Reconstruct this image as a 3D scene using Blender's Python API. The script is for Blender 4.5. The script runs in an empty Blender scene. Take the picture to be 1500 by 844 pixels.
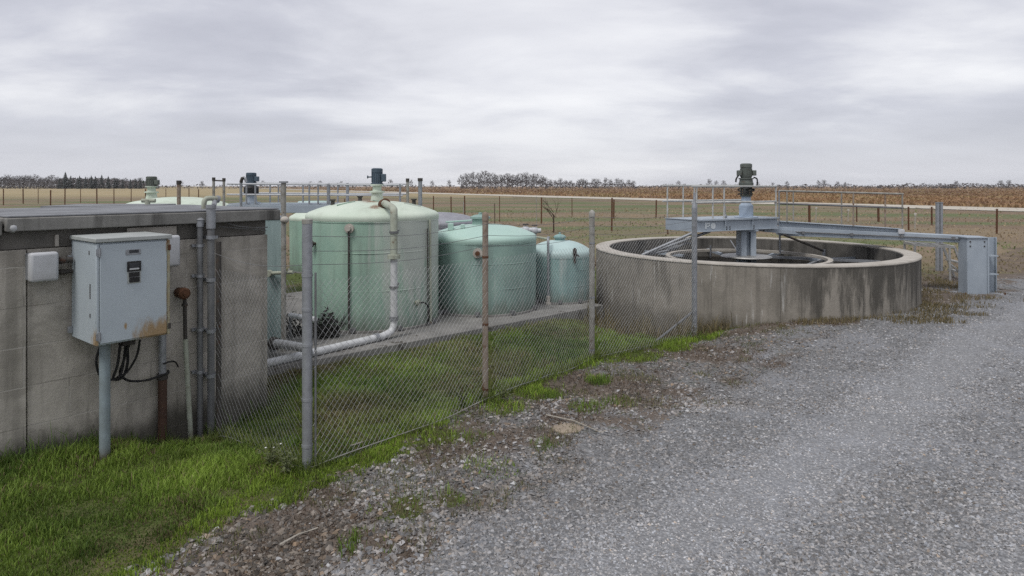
import bpy, math, random
import numpy as np
from mathutils import Vector, Matrix

random.seed(7)
rng = np.random.default_rng(11)
SC = bpy.context.scene
COL = SC.collection
F, H, CX, HY = 960.0, 2.1, 750.0, 272.0      # survey constants of the site: focal length in px, eye height

# ------------------------------------------------------------------ survey helpers
def K(px): return (px - CX) / F
def at(px, Y, py=None):
    z = 0.0 if py is None else H - (py - HY) / F * Y
    return Vector((K(px) * Y, Y, z))
def zz(py, Y): return H - (py - HY) / F * Y
def gpt(px, py, z=0.0):
    Y = (H - z) * F / (py - HY)
    return (K(px) * Y, Y)

# pump house wall frame
W0 = Vector((-3.46, 5.14, 0)); WD = Vector((.634, .774, 0)).normalized(); WN = Vector((WD.y, -WD.x, 0))
WANG = math.atan2(WD.y, WD.x)
def WP(u, v, z): return W0 + WD * u + WN * v + Vector((0, 0, z))
def wu(px, v=0.0):
    k = K(px)
    return (k * (W0.y + v * WN.y) - W0.x - v * WN.x) / (WD.x - k * WD.y)
def wpt(px, py, v=0.0):
    u = wu(px, v); Y = W0.y + u * WD.y + v * WN.y
    return u, zz(py, Y)
def wpos(px, py, v=0.0):
    u, z = wpt(px, py, v); return WP(u, v, z)

# ------------------------------------------------------------------ numpy value noise
TAB = rng.random((256, 256))
def vnoise(x, y, s=1.0, off=0.0):
    x = np.asarray(x, float) * s + off * 17.3 + 1000; y = np.asarray(y, float) * s + off * 9.7 + 1000
    xi = np.floor(x).astype(int); yi = np.floor(y).astype(int)
    fx = x - xi; fy = y - yi
    fx = fx * fx * (3 - 2 * fx); fy = fy * fy * (3 - 2 * fy)
    a = TAB[xi % 256, yi % 256]; b = TAB[(xi + 1) % 256, yi % 256]
    c = TAB[xi % 256, (yi + 1) % 256]; d = TAB[(xi + 1) % 256, (yi + 1) % 256]
    return (a * (1 - fx) + b * fx) * (1 - fy) + (c * (1 - fx) + d * fx) * fy
def fbm(x, y, s=1.0, o=4, off=0.0):
    t = 0; a = .5; n = 0
    for i in range(o):
        t = t + a * vnoise(x, y, s * 2 ** i, off + i * 3.1); n += a; a *= .5
    return t / n
def sst(a, b, x):
    t = np.clip((np.asarray(x, float) - a) / (b - a), 0, 1); return t * t * (3 - 2 * t)

# ------------------------------------------------------------------ node helper
class G:
    def __init__(s, tree): s.t = tree; s.n = tree.nodes; s.l = tree.links
    def add(s, typ, props=None, **inp):
        nd = s.n.new(typ)
        for k, v in (props or {}).items(): setattr(nd, k, v)
        for k, v in inp.items():
            key = int(k[1:]) if k[0] == '_' and k[1:].isdigit() else k.replace('_', ' ')
            s.set(nd.inputs[key], v)
        return nd
    def set(s, sock, v):
        if isinstance(v, bpy.types.NodeSocket): s.l.new(v, sock)
        else:
            if isinstance(v, (tuple, list)) and len(v) == 3 and sock.type == 'RGBA': v = (*v, 1)
            sock.default_value = v
    def mix(s, f, a, b, bt='MIX'):
        nd = s.add('ShaderNodeMix', {'data_type': 'RGBA', 'blend_type': bt})
        s.set(nd.inputs[0], f); s.set(nd.inputs[6], a); s.set(nd.inputs[7], b); return nd.outputs[2]
    def m(s, op, a, b=0.0, clamp=False):
        nd = s.add('ShaderNodeMath', {'operation': op, 'use_clamp': clamp}); s.set(nd.inputs[0], a); s.set(nd.inputs[1], b); return nd.outputs[0]
    def noise(s, vec, scale, detail=4, rough=.55, dist=0.0):
        nd = s.add('ShaderNodeTexNoise'); s.set(nd.inputs['Vector'], vec); s.set(nd.inputs['Scale'], scale)
        s.set(nd.inputs['Detail'], detail); s.set(nd.inputs['Roughness'], rough); s.set(nd.inputs['Distortion'], dist); return nd.outputs[0]
    def vmul(s, vec, k):
        nd = s.add('ShaderNodeVectorMath', {'operation': 'MULTIPLY'}); s.set(nd.inputs[0], vec); s.set(nd.inputs[1], k); return nd.outputs[0]
    def step(s, x, a, b):
        nd = s.add('ShaderNodeMapRange', {'interpolation_type': 'SMOOTHSTEP'}); s.set(nd.inputs['Value'], x)
        s.set(nd.inputs['From Min'], a); s.set(nd.inputs['From Max'], b); return nd.outputs[0]
    def bump(s, h, strength, dist=.01, normal=None):
        nd = s.add('ShaderNodeBump'); s.set(nd.inputs['Height'], h); s.set(nd.inputs['Strength'], strength); s.set(nd.inputs['Distance'], dist)
        if normal is not None: s.set(nd.inputs['Normal'], normal)
        return nd.outputs[0]
    def coord(s, which='Object'): return s.add('ShaderNodeTexCoord').outputs[which]
    def sep(s, v): return s.add('ShaderNodeSeparateXYZ', None, _0=v).outputs

def newmat(name):
    m = bpy.data.materials.new(name); m.use_nodes = True; m.node_tree.nodes.clear()
    g = G(m.node_tree); out = g.add('ShaderNodeOutputMaterial'); b = g.add('ShaderNodeBsdfPrincipled')
    g.l.new(b.outputs[0], out.inputs[0]); return m, g, b

def weathered(name, c1, c2, scale=5, rough=.7, metal=0., bump=.15, bscale=60, bdist=.004, streak=None, streak2=None,
              rust=None, rustscale=9, rustcut=(.62, .74), spot=None, grime=None, extra=None, spec=.35, zone=None, panels=0):
    m, g, b = newmat(name); co = g.coord()
    f = g.step(g.noise(co, scale, 5, .6), .3, .7)
    col = g.mix(f, c1, c2)
    fine = g.noise(co, scale * 9, 3, .6)
    col = g.mix(g.m('MULTIPLY', fine, .35), col, g.mix(.5, c1, (c1[0] * .55, c1[1] * .55, c1[2] * .55)))
    for i, sk in enumerate((streak, streak2)):
        if sk:
            c, amt, sx, lo, hi = sk
            sn = g.noise(g.vmul(co, (sx, sx, sx * .07)), 1.0, 5, .65)
            lum = g.noise(co, 1.7 + i, 3, .5)
            fac = g.m('MULTIPLY', g.step(sn, lo, hi), g.m('MULTIPLY', g.step(lum, .3, .6), amt))
            col = g.mix(fac, col, c)
    if grime:                                   # stain rising from the foot, ragged edge
        c, z0, z1, amt = grime
        z = g.sep(co)[2]
        zn = g.m('ADD', z, g.m('MULTIPLY', g.m('SUBTRACT', g.noise(g.vmul(co, (6, 6, 2)), 1.5, 5), .5), (z1 - z0) * 1.5))
        fac = g.m('MULTIPLY', g.step(zn, z1, z0), amt); col = g.mix(fac, col, c)
    if panels:                                  # formwork panels: each its own tone, a thin joint between
        px_, py_, pz_ = g.sep(co); an_ = g.m('MULTIPLY', g.m('ARCTAN2', py_, px_), panels / 6.2832); wn = g.add('ShaderNodeTexWhiteNoise', {'noise_dimensions': '1D'}); g.set(wn.inputs['W'], g.m('FLOOR', an_))
        col = g.mix(g.m('MULTIPLY', wn.outputs[0], .42), col, g.mix(.5, col, (c2[0] * .35, c2[1] * .35, c2[2] * .35)))
        fr_ = g.m('FRACT', an_); jl = g.m('MULTIPLY', g.step(fr_, .016, .004), g.step(g.noise(co, 3, 3), .35, .5)); col = g.mix(g.m('MULTIPLY', jl, .6), col, (.07, .065, .056))
    if zone:                                    # a long damp stain running down one side
        xx, yy_, zq_ = g.sep(co); zn_ = g.noise(g.vmul(co, (7, 7, 1.2)), 1.0, 6, .72)
        zf = g.m('MULTIPLY', g.step(xx, zone[1], zone[2]), g.step(g.m('ADD', zn_, g.m('MULTIPLY', zq_, .26)), .49, .74)); col = g.mix(g.m('MULTIPLY', zf, .88), col, zone[0])
    rf = None
    if rust is not None:
        rn = g.noise(co, rustscale, 6, .7)
        rf = g.step(rn, rustcut[0], rustcut[1])
        if extra:                               # list of rust sources: centre, radii
            for ctr, rad in extra:
                d = g.add('ShaderNodeVectorMath', {'operation': 'SUBTRACT'}); g.set(d.inputs[0], co); g.set(d.inputs[1], ctr)
                q = g.add('ShaderNodeVectorMath', {'operation': 'DIVIDE'}); g.set(q.inputs[0], d.outputs[0]); g.set(q.inputs[1], rad)
                L = g.add('ShaderNodeVectorMath', {'operation': 'LENGTH'}); g.set(L.inputs[0], q.outputs[0])
                v = g.m('ADD', L.outputs['Value'], g.m('MULTIPLY', g.m('SUBTRACT', g.noise(g.vmul(co, (14, 14, 5)), 1.6, 6, .7), .5), 1.7))
                rf = g.m('MAXIMUM', rf, g.step(v, 1.05, .35))
        rc = g.mix(g.noise(co, rustscale * 4, 3), rust, (rust[0] * .45, rust[1] * .38, rust[2] * .35))
        col = g.mix(g.m('MULTIPLY', rf, .92), col, rc)
    g.set(b.inputs['Base Color'], col); g.set(b.inputs['Metallic'], metal); b.inputs['Specular IOR Level'].default_value = spec
    rr = g.m('ADD', rough, g.m('MULTIPLY', g.m('SUBTRACT', fine, .5), .3), True)
    g.set(b.inputs['Roughness'], rr)
    hh = g.noise(co, bscale, 4, .6)
    if rf is not None: hh = g.m('ADD', hh, g.m('MULTIPLY', rf, .4))
    g.set(b.inputs['Normal'], g.bump(hh, bump, bdist))
    return m

# ------------------------------------------------------------------ mesh builder
FRAME = {}
class MB:
    def __init__(s): s.v = []; s.f = []
    def quadbox(s, P):
        b = len(s.v); s.v += [Vector(p) for p in P]
        for q in ((0, 3, 2, 1), (4, 5, 6, 7), (0, 1, 5, 4), (1, 2, 6, 5), (2, 3, 7, 6), (3, 0, 4, 7)): s.f.append([b + i for i in q])
        return s
    def axbox(s, o, ax, ay, az):                # o is a corner
        o, ax, ay, az = map(Vector, (o, ax, ay, az))
        return s.quadbox([o, o + ax, o + ax + ay, o + ay, o + az, o + ax + az, o + ax + ay + az, o + ay + az])
    def box(s, c, size, rz=0.0):
        cx = Vector((math.cos(rz), math.sin(rz), 0)); cy = Vector((-cx.y, cx.x, 0)); c = Vector(c)
        a, b, d = cx * size[0], cy * size[1], Vector((0, 0, size[2]))
        return s.axbox(c - a / 2 - b / 2 - d / 2, a, b, d)
    def wbox(s, u0, u1, v0, v1, z0, z1):        # box in the wall frame
        return s.axbox(WP(u0, v0, z0), WD * (u1 - u0), WN * (v1 - v0), (0, 0, z1 - z0))
    def bar(s, p0, p1, w, h, up=(0, 0, 1)):     # rectangular bar between two points
        p0, p1 = Vector(p0), Vector(p1); t = (p1 - p0).normalized()
        side = t.cross(Vector(up))
        if side.length < 1e-4: side = t.cross(Vector((1, 0, 0)))
        side.normalize(); u = side.cross(t)
        return s.axbox(p0 - side * w / 2 - u * h / 2, p1 - p0, side * w, u * h)
    def tube(s, pts, r, n=8, caps=True):
        pts = [Vector(p) for p in pts]; R = r if isinstance(r, (list, tuple)) else [r] * len(pts)
        b = len(s.v); t0 = (pts[1] - pts[0]).normalized()
        a = t0.cross(Vector((0, 0, 1)))
        if a.length < .05: a = t0.cross(Vector((1, 0, 0)))
        a.normalize()
        for i, p in enumerate(pts):
            if i == 0: t = t0
            elif i == len(pts) - 1: t = (pts[i] - pts[i - 1]).normalized()
            else: t = ((pts[i + 1] - p).normalized() + (p - pts[i - 1]).normalized()).normalized()
            a = (a - t * a.dot(t)).normalized(); c = t.cross(a)
            for j in range(n):
                q = 2 * math.pi * j / n; s.v.append(p + (a * math.cos(q) + c * math.sin(q)) * R[i])
        for i in range(len(pts) - 1):
            for j in range(n):
                k = (j + 1) % n; s.f.append([b + i * n + j, b + i * n + k, b + (i + 1) * n + k, b + (i + 1) * n + j])
        if caps:
            s.f.append([b + j for j in reversed(range(n))]); e = b + (len(pts) - 1) * n; s.f.append([e + j for j in range(n)])
        return s
    def lathe(s, c, prof, n=32, rz=0.0, dent=None):
        c = Vector(c); b = len(s.v); rings = []
        for (r, z) in prof:
            if r < 1e-5: s.v.append(c + Vector((0, 0, z))); rings.append([len(s.v) - 1] * n)
            else:
                row = []
                for j in range(n):
                    q = 2 * math.pi * j / n + rz; rr = r * (1 + (dent(q, z) if dent else 0))
                    s.v.append(c + Vector((rr * math.cos(q), rr * math.sin(q), z))); row.append(len(s.v) - 1)
                rings.append(row)
        for A, B in zip(rings[:-1], rings[1:]):
            for j in range(n):
                k = (j + 1) % n; f = []
                for q in (A[j], A[k], B[k], B[j]):
                    if q not in f: f.append(q)
                if len(f) > 2: s.f.append(f)
        return s
    def ball(s, c, r, n=10, sz=1.0):
        return s.lathe(c, [(r * math.sin(math.pi * i / 6), -r * sz * math.cos(math.pi * i / 6)) for i in range(7)], n)
    def disc(s, c, axis, r, t, n=20):
        c = Vector(c); ax = Vector(axis).normalized(); return s.tube([c, c + ax * t], r, n)
    def plate(s, poly, z0, z1):
        b = len(s.v); n = len(poly)
        s.v += [Vector((p[0], p[1], z0)) for p in poly] + [Vector((p[0], p[1], z1)) for p in poly]
        s.f.append([b + i for i in reversed(range(n))]); s.f.append([b + n + i for i in range(n)])
        for i in range(n): j = (i + 1) % n; s.f.append([b + i, b + j, b + n + j, b + n + i])
        return s
    def build(s, name, mat, parent=None, bevel=0.0, ang=38, seg=2):
        me = bpy.data.meshes.new(name); fr = FRAME.get(parent.name) if parent else None
        vs = [fr @ v for v in s.v] if fr else s.v
        me.from_pydata([tuple(v) for v in vs], [], s.f); me.update()
        me.polygons.foreach_set('use_smooth', [True] * len(me.polygons)); me.set_sharp_from_angle(angle=math.radians(ang))
        me.materials.append(mat)
        o = bpy.data.objects.new(name, me); COL.objects.link(o)
        if parent:
            o.parent = parent
            if fr: FRAME[o.name] = fr
        if bevel:
            md = o.modifiers.new('bevel', 'BEVEL'); md.width = bevel; md.segments = seg; md.limit_method = 'ANGLE'; md.angle_limit = math.radians(50)
        return o

def tag(o, label=None, cat=None, group=None, kind=None):
    if label: o['label'] = label
    if cat: o['category'] = cat
    if group: o['group'] = group
    if kind: o['kind'] = kind
    return o
def thing(name, label, cat, loc=(0, 0, 0), rz=0.0, group=None):
    o = bpy.data.objects.new(name, None); COL.objects.link(o); o.empty_display_size = .2
    o.location = loc; o.rotation_euler = (0, 0, rz)
    FRAME[o.name] = (Matrix.Translation(Vector(loc)) @ Matrix.Rotation(rz, 4, 'Z')).inverted()
    return tag(o, label, cat, group)
def rawmesh(name, V, Fq, mat, colors=None, smooth=False, kind=None):
    """fast mesh from numpy arrays: V (n,3), Fq list of (m,k) index arrays"""
    me = bpy.data.meshes.new(name); me.vertices.add(len(V)); me.vertices.foreach_set('co', np.ascontiguousarray(V, dtype=np.float32).ravel())
    loops = np.concatenate([f.ravel() for f in Fq]).astype(np.int32)
    tot = np.concatenate([np.full(len(f), f.shape[1], np.int32) for f in Fq])
    st = np.concatenate([[0], np.cumsum(tot)[:-1]]).astype(np.int32)
    me.loops.add(len(loops)); me.loops.foreach_set('vertex_index', loops)
    me.polygons.add(len(tot)); me.polygons.foreach_set('loop_start', st)
    try: me.polygons.foreach_set('loop_total', tot)
    except Exception: pass
    me.polygons.foreach_set('use_smooth', np.full(len(tot), smooth))
    for nm, c in (colors or {}).items():
        at_ = me.color_attributes.new(nm, 'FLOAT_COLOR', 'POINT')
        c4 = np.ones((len(V), 4), np.float32); c4[:, :c.shape[1]] = c; at_.data.foreach_set('color', c4.ravel())
    me.update(); me.validate(); me.materials.append(mat)
    o = bpy.data.objects.new(name, me); COL.objects.link(o)
    if kind: o['kind'] = kind
    return o

# ------------------------------------------------------------------ site layout
FP = [Vector((-2.52, 5.63, 0)), Vector((-1.506, 4.82, 0)), Vector((-.258, 6.34, 0)), Vector((.96, 7.87, 0)), Vector((2.55, 9.16, 0))]
TC = Vector((4.39, 12.29, 0)); TR = 2.79; RIM = .935
EDGE = np.array([(-2.35, 2.6), (-2.05, 3.6), (-1.3, 4.72), (-.16, 6.30), (1.05, 7.80), (2.62, 8.98), (3.2, 9.5)])
def sdist(x, y, line):
    """signed distance to a polyline, positive on its right hand (road) side"""
    x = np.asarray(x, float); y = np.asarray(y, float); best = np.full(x.shape, 1e9); sg = np.ones(x.shape)
    for (ax, ay), (bx, by) in zip(line[:-1], line[1:]):
        dx, dy = bx - ax, by - ay; L2 = dx * dx + dy * dy
        t = np.clip(((x - ax) * dx + (y - ay) * dy) / L2, 0, 1)
        ex, ey = x - ax - t * dx, y - ay - t * dy; d = np.hypot(ex, ey); c = dy * (x - ax) - dx * (y - ay)
        m = d < best; best = np.where(m, d, best); sg = np.where(m, np.sign(c), sg)
    return best * sg
ROADL = np.array([(-1.6, 2.2), (-.75, 3.5), (-.25, 4.15), (.8, 5.5), (1.75, 6.6), (4.1, 8.95), (6.2, 10.1), (8.3, 11.5), (10.2, 13.2), (30, 22)])
def gz(x, y):
    x = np.asarray(x, float); y = np.asarray(y, float)
    z = .15 * sst(2.4, 4.6, x) * sst(5.5, 9, y) * (1 - sst(16, 30, y))
    z = z - .55 * np.exp(-((x - 2.0) ** 2 / .55 + (y - 11.7) ** 2 / 2.6)) - .2 * np.exp(-((x - 2.6) ** 2 / .8 + (y - 10.3) ** 2 / .6))
    u = (x - W0.x) * WD.x + (y - W0.y) * WD.y; v = (x - W0.x) * WN.x + (y - W0.y) * WN.y
    z = z - .17 * np.exp(-(v / .5) ** 2) * sst(.2, .8, u) * (1 - sst(1.5, 2.3, u)) + .07 * np.exp(-(v / .6) ** 2) * (1 - sst(-.6, .0, u))
    near = (1 - sst(14, 40, y))
    z = z + near * (.05 * (fbm(x, y, .9, 3) - .5)) + near * .025 * (vnoise(x, y, 4, 5) - .5)
    rl_ = np.abs((x - 44) * 127 + (y - 56) * 69) / np.hypot(127, 69); far = sst(18, 60, y) * sst(10, 30, rl_)
    z = z + far * (.35 * (fbm(x, y, .03, 3, 9) - .5))
    return z
GZ = lambda x, y: float(gz(np.array([x]), np.array([y]))[0])
PATCH = [(gpt(590, 748), .22, .9), (gpt(665, 735), .13, .9), (gpt(640, 640), .22, 1), (gpt(560, 655), .2, .8), (gpt(790, 578), .30, 1), (gpt(875, 560), .16, 1), (gpt(930, 520), .35, 1.1),
         (gpt(985, 508), .28, 1.1), (gpt(455, 705), .22, 1.1), (gpt(400, 730), .25, .9), (gpt(740, 600), .25, .8), (gpt(800, 655), .16, .6), (gpt(860, 600), .22, .6),
         (gpt(720, 690), .25, .45), (gpt(690, 640), .2, .5), (gpt(910, 590), .2, .5), (gpt(540, 800), .2, .4)]
def zones(x, y):
    """grass, gravel, soil, prairie, tan, road masks"""
    nz = fbm(x, y, 2.2, 4, 2); nz2 = fbm(x, y, .7, 3, 4)
    s = sdist(x, y, EDGE) + (nz - .5) * .55
    inyard = (y < 15.5)
    grass = 1 - sst(-.22, .16, s + (fbm(x, y, 7, 2, 3) - .5) * .35)
    for (c, r, a) in PATCH:
        q = ((x - c[0]) ** 2 + (y - c[1]) ** 2) / (r * r)
        grass = np.maximum(grass, a * np.clip(1.1 - q * (.6 + nz) * 1.0, 0, 1))
    rd = sdist(x, y, ROADL) + (nz - .5) * .9 + (nz2 - .5) * .6
    road = sst(-.75, .65, rd + (fbm(x, y, 3.0, 3, 19) - .5) * .9)
    farlim = 1 - sst(13.0, 13.8, y - .45 * np.maximum(x - 8, 0) + (nz - .5) * 1.2)
    tankside = sst(1.6, 2.6, x) * (y > 9)
    gravel = np.maximum(road, .62 * (s > -.1)) * np.where(x > 3, farlim, 1)
    verge = (1 - road) * (s > 0)
    soil = verge * (.42 + .5 * sst(.40, .62, fbm(x, y, 1.7, 4, 7) + .03))
    # far things: country road line from (44,56) to (-25,183)
    rl = (x - 44) * (183 - 56) - (y - 56) * (-25 - 44); rl = rl / np.hypot(127, 69)
    prairie = sst(3.5, 6.5, rl + (nz2 - .5) * 1.5)
    tanf = sst(95, 150, y) * (1 - prairie) * (x < 0)
    return np.clip(grass, 0, 1), np.clip(gravel, 0, 1), np.clip(soil, 0, 1), prairie, tanf, road, s

def tracks(x, y):
    ub = x * .758 + y * .652; vb = -x * .652 + y * .758 + .35 * (fbm(ub * .18, ub * 0, 1.0, 2, 44) - .5)
    g = sum(np.exp(-((vb - c) / w) ** 2) for c, w in ((2.35, .34), (.75, .40), (-1.0, .45)))
    return np.clip(g + .55 * (fbm(ub * .25, vb * 1.6, 1.0, 3, 23) - .5), 0, 1)
# ------------------------------------------------------------------ materials
def ground_material(name, road=False):
    m, g, b = newmat(name); co = g.coord('Object')
    a1 = g.add('ShaderNodeVertexColor', {'layer_name': 'mask'}); s1 = g.add('ShaderNodeSeparateColor', None, _0=a1.outputs[0]).outputs
    a2 = g.add('ShaderNodeVertexColor', {'layer_name': 'far'}); s2 = g.add('ShaderNodeSeparateColor', None, _0=a2.outputs[0]).outputs
    nf = g.noise(co, 7, 6, .65); nl = g.noise(co, .9, 4, .6); nfine = g.noise(co, 60, 3, .6)
    # gravel
    vo = g.add('ShaderNodeTexVoronoi', {'feature': 'F1'}); g.set(vo.inputs['Vector'], co); g.set(vo.inputs['Scale'], 42)
    vo2 = g.add('ShaderNodeTexVoronoi', {'feature': 'F1'}); g.set(vo2.inputs['Vector'], co); g.set(vo2.inputs['Scale'], 95)
    r1 = g.sep(vo.outputs['Color'])[0]; r2 = g.sep(vo2.outputs['Color'])[1]
    gv = g.m('ADD', g.m('MULTIPLY', r1, .6), g.m('MULTIPLY', r2, .4))
    gravel = g.mix(gv, (.11, .111, .115), (.36, .365, .375))
    gravel = g.mix(g.m('MULTIPLY', g.step(vo.outputs['Distance'], .45, .8), .7), gravel, (.05, .05, .053))
    band = g.noise(g.vmul(g.add('ShaderNodeVectorRotate', {'rotation_type': 'Z_AXIS'}, Vector=co, Angle=-math.radians(40)).outputs[0], (.22, 1.6, 1)), 1.0, 3, .5)
    tr_ = g.sep(g.add('ShaderNodeVertexColor', {'layer_name': 'track'}).outputs[0])[0]
    gravel = g.mix(g.m('MULTIPLY', g.step(tr_, .45, .05), .42), gravel, (.115, .114, .11)); gravel = g.mix(g.m('MULTIPLY', tr_, .4), gravel, (.27, .274, .282))
    gravel = g.mix(g.m('MULTIPLY', g.step(nl, .45, .7), .35), gravel, (.33, .345, .38))
    # soil
    soil = g.mix(nf, (.058, .044, .034), (.18, .14, .108)); soil = g.mix(g.m('MULTIPLY', g.step(nfine, .6, .7), .6), soil, (.22, .20, .18))
    sand = g.mix(nf, (.13, .10, .07), (.25, .20, .15))
    # grass floor
    gr = g.mix(g.step(nf, .35, .65), (.05, .06, .02), (.085, .115, .03)); gr = g.mix(g.m('MULTIPLY', g.step(nl, .45, .65), .75), gr, (.12, .092, .06))
    # fields
    nb = g.noise(g.vmul(co, (.05, .09, 1)), 1.0, 5, .6, .6); nb2 = g.noise(g.vmul(co, (.9, 2.0, 1)), 1.0, 5, .65)
    fld = g.mix(g.step(nb, .38, .62), (.21, .163, .105), (.175, .128, .09)); fld = g.mix(g.step(g.noise(g.vmul(co, (.035, .12, 1)), 1.0, 4, .55), .45, .60), fld, (.112, .135, .06))
    fld = g.mix(g.m('MULTIPLY', g.step(nb2, .45, .7), .22), fld, (.10, .085, .052))
    pr = g.mix(nb2, (.27, .165, .095), (.18, .112, .07)); pr = g.mix(g.step(g.noise(g.vmul(co, (.02, .05, 1)), 1.0, 4, .6), .45, .65), pr, (.19, .145, .075))
    tan = g.mix(nb2, (.36, .29, .17), (.28, .225, .13)); tan = g.mix(g.step(nb, .5, .7), tan, (.22, .19, .10))
    col = g.mix(s2[2], gr, fld)
    col = g.mix(s2[0], col, pr); col = g.mix(s2[1], col, tan)
    wob = g.m('MULTIPLY', g.m('SUBTRACT', nf, .5), .9)
    gm = g.step(g.m('ADD', s1[0], wob), .38, .62)
    sm = g.m('MULTIPLY', g.step(g.m('ADD', s1[2], wob), .3, .65), 1.0)
    gm2 = g.m('MULTIPLY', gm, 1.0)
    col = g.mix(gm2, col, gravel)
    col = g.mix(g.m('MULTIPLY', sm, .86), col, soil)
    grm = g.step(g.m('ADD', s1[1], wob), .35, .6)
    nearg = g.m('MULTIPLY', grm, g.m('SUBTRACT', 1.0, s2[2]))
    col = g.mix(nearg, col, gr)
    g.set(b.inputs['Base Color'], col); b.inputs['Roughness'].default_value = .93; b.inputs['Specular IOR Level'].default_value = .2
    hv = g.m('SUBTRACT', 1.0, g.m('MINIMUM', g.m('MULTIPLY', vo.outputs['Distance'], 1.4), 1.0))
    hv = g.m('MULTIPLY', hv, g.m('SUBTRACT', 1.0, s2[2]))
    h1 = g.m('ADD', g.m('MULTIPLY', hv, gm), g.m('MULTIPLY', nf, 1.2))
    g.set(b.inputs['Normal'], g.bump(h1, .75, .016))
    return m
M_GROUND = ground_material('ground_mix')
def vcol(name, rough=.8, trans=0.0, mul=1.0, spec=.25):
    m, g, b = newmat(name); a = g.add('ShaderNodeVertexColor', {'layer_name': 'col'})
    g.set(b.inputs['Base Color'], a.outputs[0]); b.inputs['Roughness'].default_value = rough; b.inputs['Specular IOR Level'].default_value = spec
    if trans:
        t = g.add('ShaderNodeBsdfTranslucent'); g.set(t.inputs[0], a.outputs[0]); mx = g.add('ShaderNodeMixShader'); mx.inputs[0].default_value = trans
        g.l.new(b.outputs[0], mx.inputs[1]); g.l.new(t.outputs[0], mx.inputs[2])
        g.l.new(mx.outputs[0], [n for n in g.n if n.type == 'OUTPUT_MATERIAL'][0].inputs[0])
    return m
M_STONE = vcol('loose_stone', .85); M_BLADE = vcol('grass_blade', .6, .3)

def block_material():
    m, g, b = newmat('painted_block'); co = g.coord(); x, y, z = g.sep(co)
    cv = g.add('ShaderNodeCombineXYZ', None, _0=x, _1=z, _2=0.0).outputs[0]
    wv = g.add('ShaderNodeVectorMath', {'operation': 'ADD'}); g.set(wv.inputs[0], cv)
    nn = g.add('ShaderNodeTexNoise'); g.set(nn.inputs['Vector'], co); g.set(nn.inputs['Scale'], 6.0); g.set(wv.inputs[1], g.vmul(nn.outputs[1], (.014, .014, 0)))
    br = g.add('ShaderNodeTexBrick', {'offset': .5}); g.set(br.inputs['Vector'], wv.outputs[0]); g.set(br.inputs['Scale'], 1.0)
    br.inputs['Brick Width'].default_value = .60; br.inputs['Row Height'].default_value = .30; br.inputs['Mortar Size'].default_value = .006; br.inputs['Mortar Smooth'].default_value = .5
    br.inputs['Color1'].default_value = (1, 1, 1, 1); br.inputs['Color2'].default_value = (.75, .75, .75, 1); br.inputs['Mortar'].default_value = (0, 0, 0, 1)
    big = g.noise(co, 2.1, 7, .7, .8); f = g.noise(co, 9, 6, .7)
    col = g.mix(g.step(big, .32, .66), (.47, .44, .39), (.30, .28, .245))
    col = g.mix(g.m('MULTIPLY', g.step(br.outputs[0], .9, .5), .38), col, (.19, .175, .155))
    st = g.noise(g.vmul(co, (7, 7, .5)), 1.0, 5, .6); col = g.mix(g.m('MULTIPLY', g.step(st, .46, .66), .46), col, (.13, .122, .105))
    mort = g.m('MULTIPLY', br.outputs['Fac'], g.step(g.noise(co, 2.3, 3), .40, .52)); col = g.mix(g.m('MULTIPLY', mort, .5), col, (.50, .48, .44))
    mort2 = g.m('MULTIPLY', br.outputs['Fac'], g.step(g.noise(co, 2.3, 3), .5, .3)); col = g.mix(g.m('MULTIPLY', mort2, .25), col, (.14, .13, .115))
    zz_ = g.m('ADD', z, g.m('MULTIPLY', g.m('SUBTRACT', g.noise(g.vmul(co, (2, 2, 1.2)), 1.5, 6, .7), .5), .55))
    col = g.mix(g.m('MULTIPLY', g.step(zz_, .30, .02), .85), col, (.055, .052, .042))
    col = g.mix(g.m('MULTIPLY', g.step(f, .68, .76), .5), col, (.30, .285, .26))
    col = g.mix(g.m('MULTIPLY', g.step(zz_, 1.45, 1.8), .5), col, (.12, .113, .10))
    g.set(b.inputs['Base Color'], col); b.inputs['Roughness'].default_value = .9; b.inputs['Specular IOR Level'].default_value = .2
    hh = g.m('ADD', g.m('MULTIPLY', br.outputs['Fac'], -.5), g.m('ADD', g.noise(co, 45, 4, .7), g.m('MULTIPLY', f, .8)))
    g.set(b.inputs['Normal'], g.bump(hh, .35, .008)); return m
M_BLOCK = block_material()
M_ROOF = weathered('roof_felt', (.15, .155, .165), (.24, .25, .265), 2.5, .8, bump=.3, streak=((.07, .07, .07), .6, 3, .5, .7))
M_FASCIA = weathered('weathered_fascia', (.25, .245, .23), (.155, .152, .142), 3, .85, bump=.35, bscale=30, streak=((.045, .043, .04), .8, 5, .45, .65))
M_LINTEL = weathered('dark_lintel', (.10, .095, .085), (.16, .15, .135), 4, .9, bump=.3, rust=(.2, .19, .17), rustscale=5, rustcut=(.62, .68))
M_CAB = weathered('pale_blue_paint', (.425, .48, .515), (.38, .43, .465), 3, .45, bump=.06, rust=(.40, .275, .125), rustscale=26, rustcut=(.72, .78),
                  streak=((.40, .44, .46), .5, 9, .5, .75), extra=[((.44, -.55, .94), (.21, .2, .16)), ((.50, -.55, 1.17), (.018, .3, .30)), ((-.005, -.56, .94), (.03, .14, .12)), ((.50, -.55, 1.62), (.02, .3, .07)), ((.19, -.56, 1.04), (.016, .1, .035))])
M_CABTOP = weathered('pale_grey_paint', (.40, .42, .41), (.30, .32, .31), 5, .6, bump=.1, rust=(.22, .15, .08), rustscale=18, rustcut=(.66, .74))
M_WHITE = weathered('white_plastic', (.50, .51, .53), (.42, .43, .44), 6, .45, bump=.05, grime=((.25, .24, .22), .0, .1, .3))
M_DARK = weathered('black_rubber', (.012, .012, .013), (.022, .021, .02), 8, .6, bump=.1)
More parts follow.
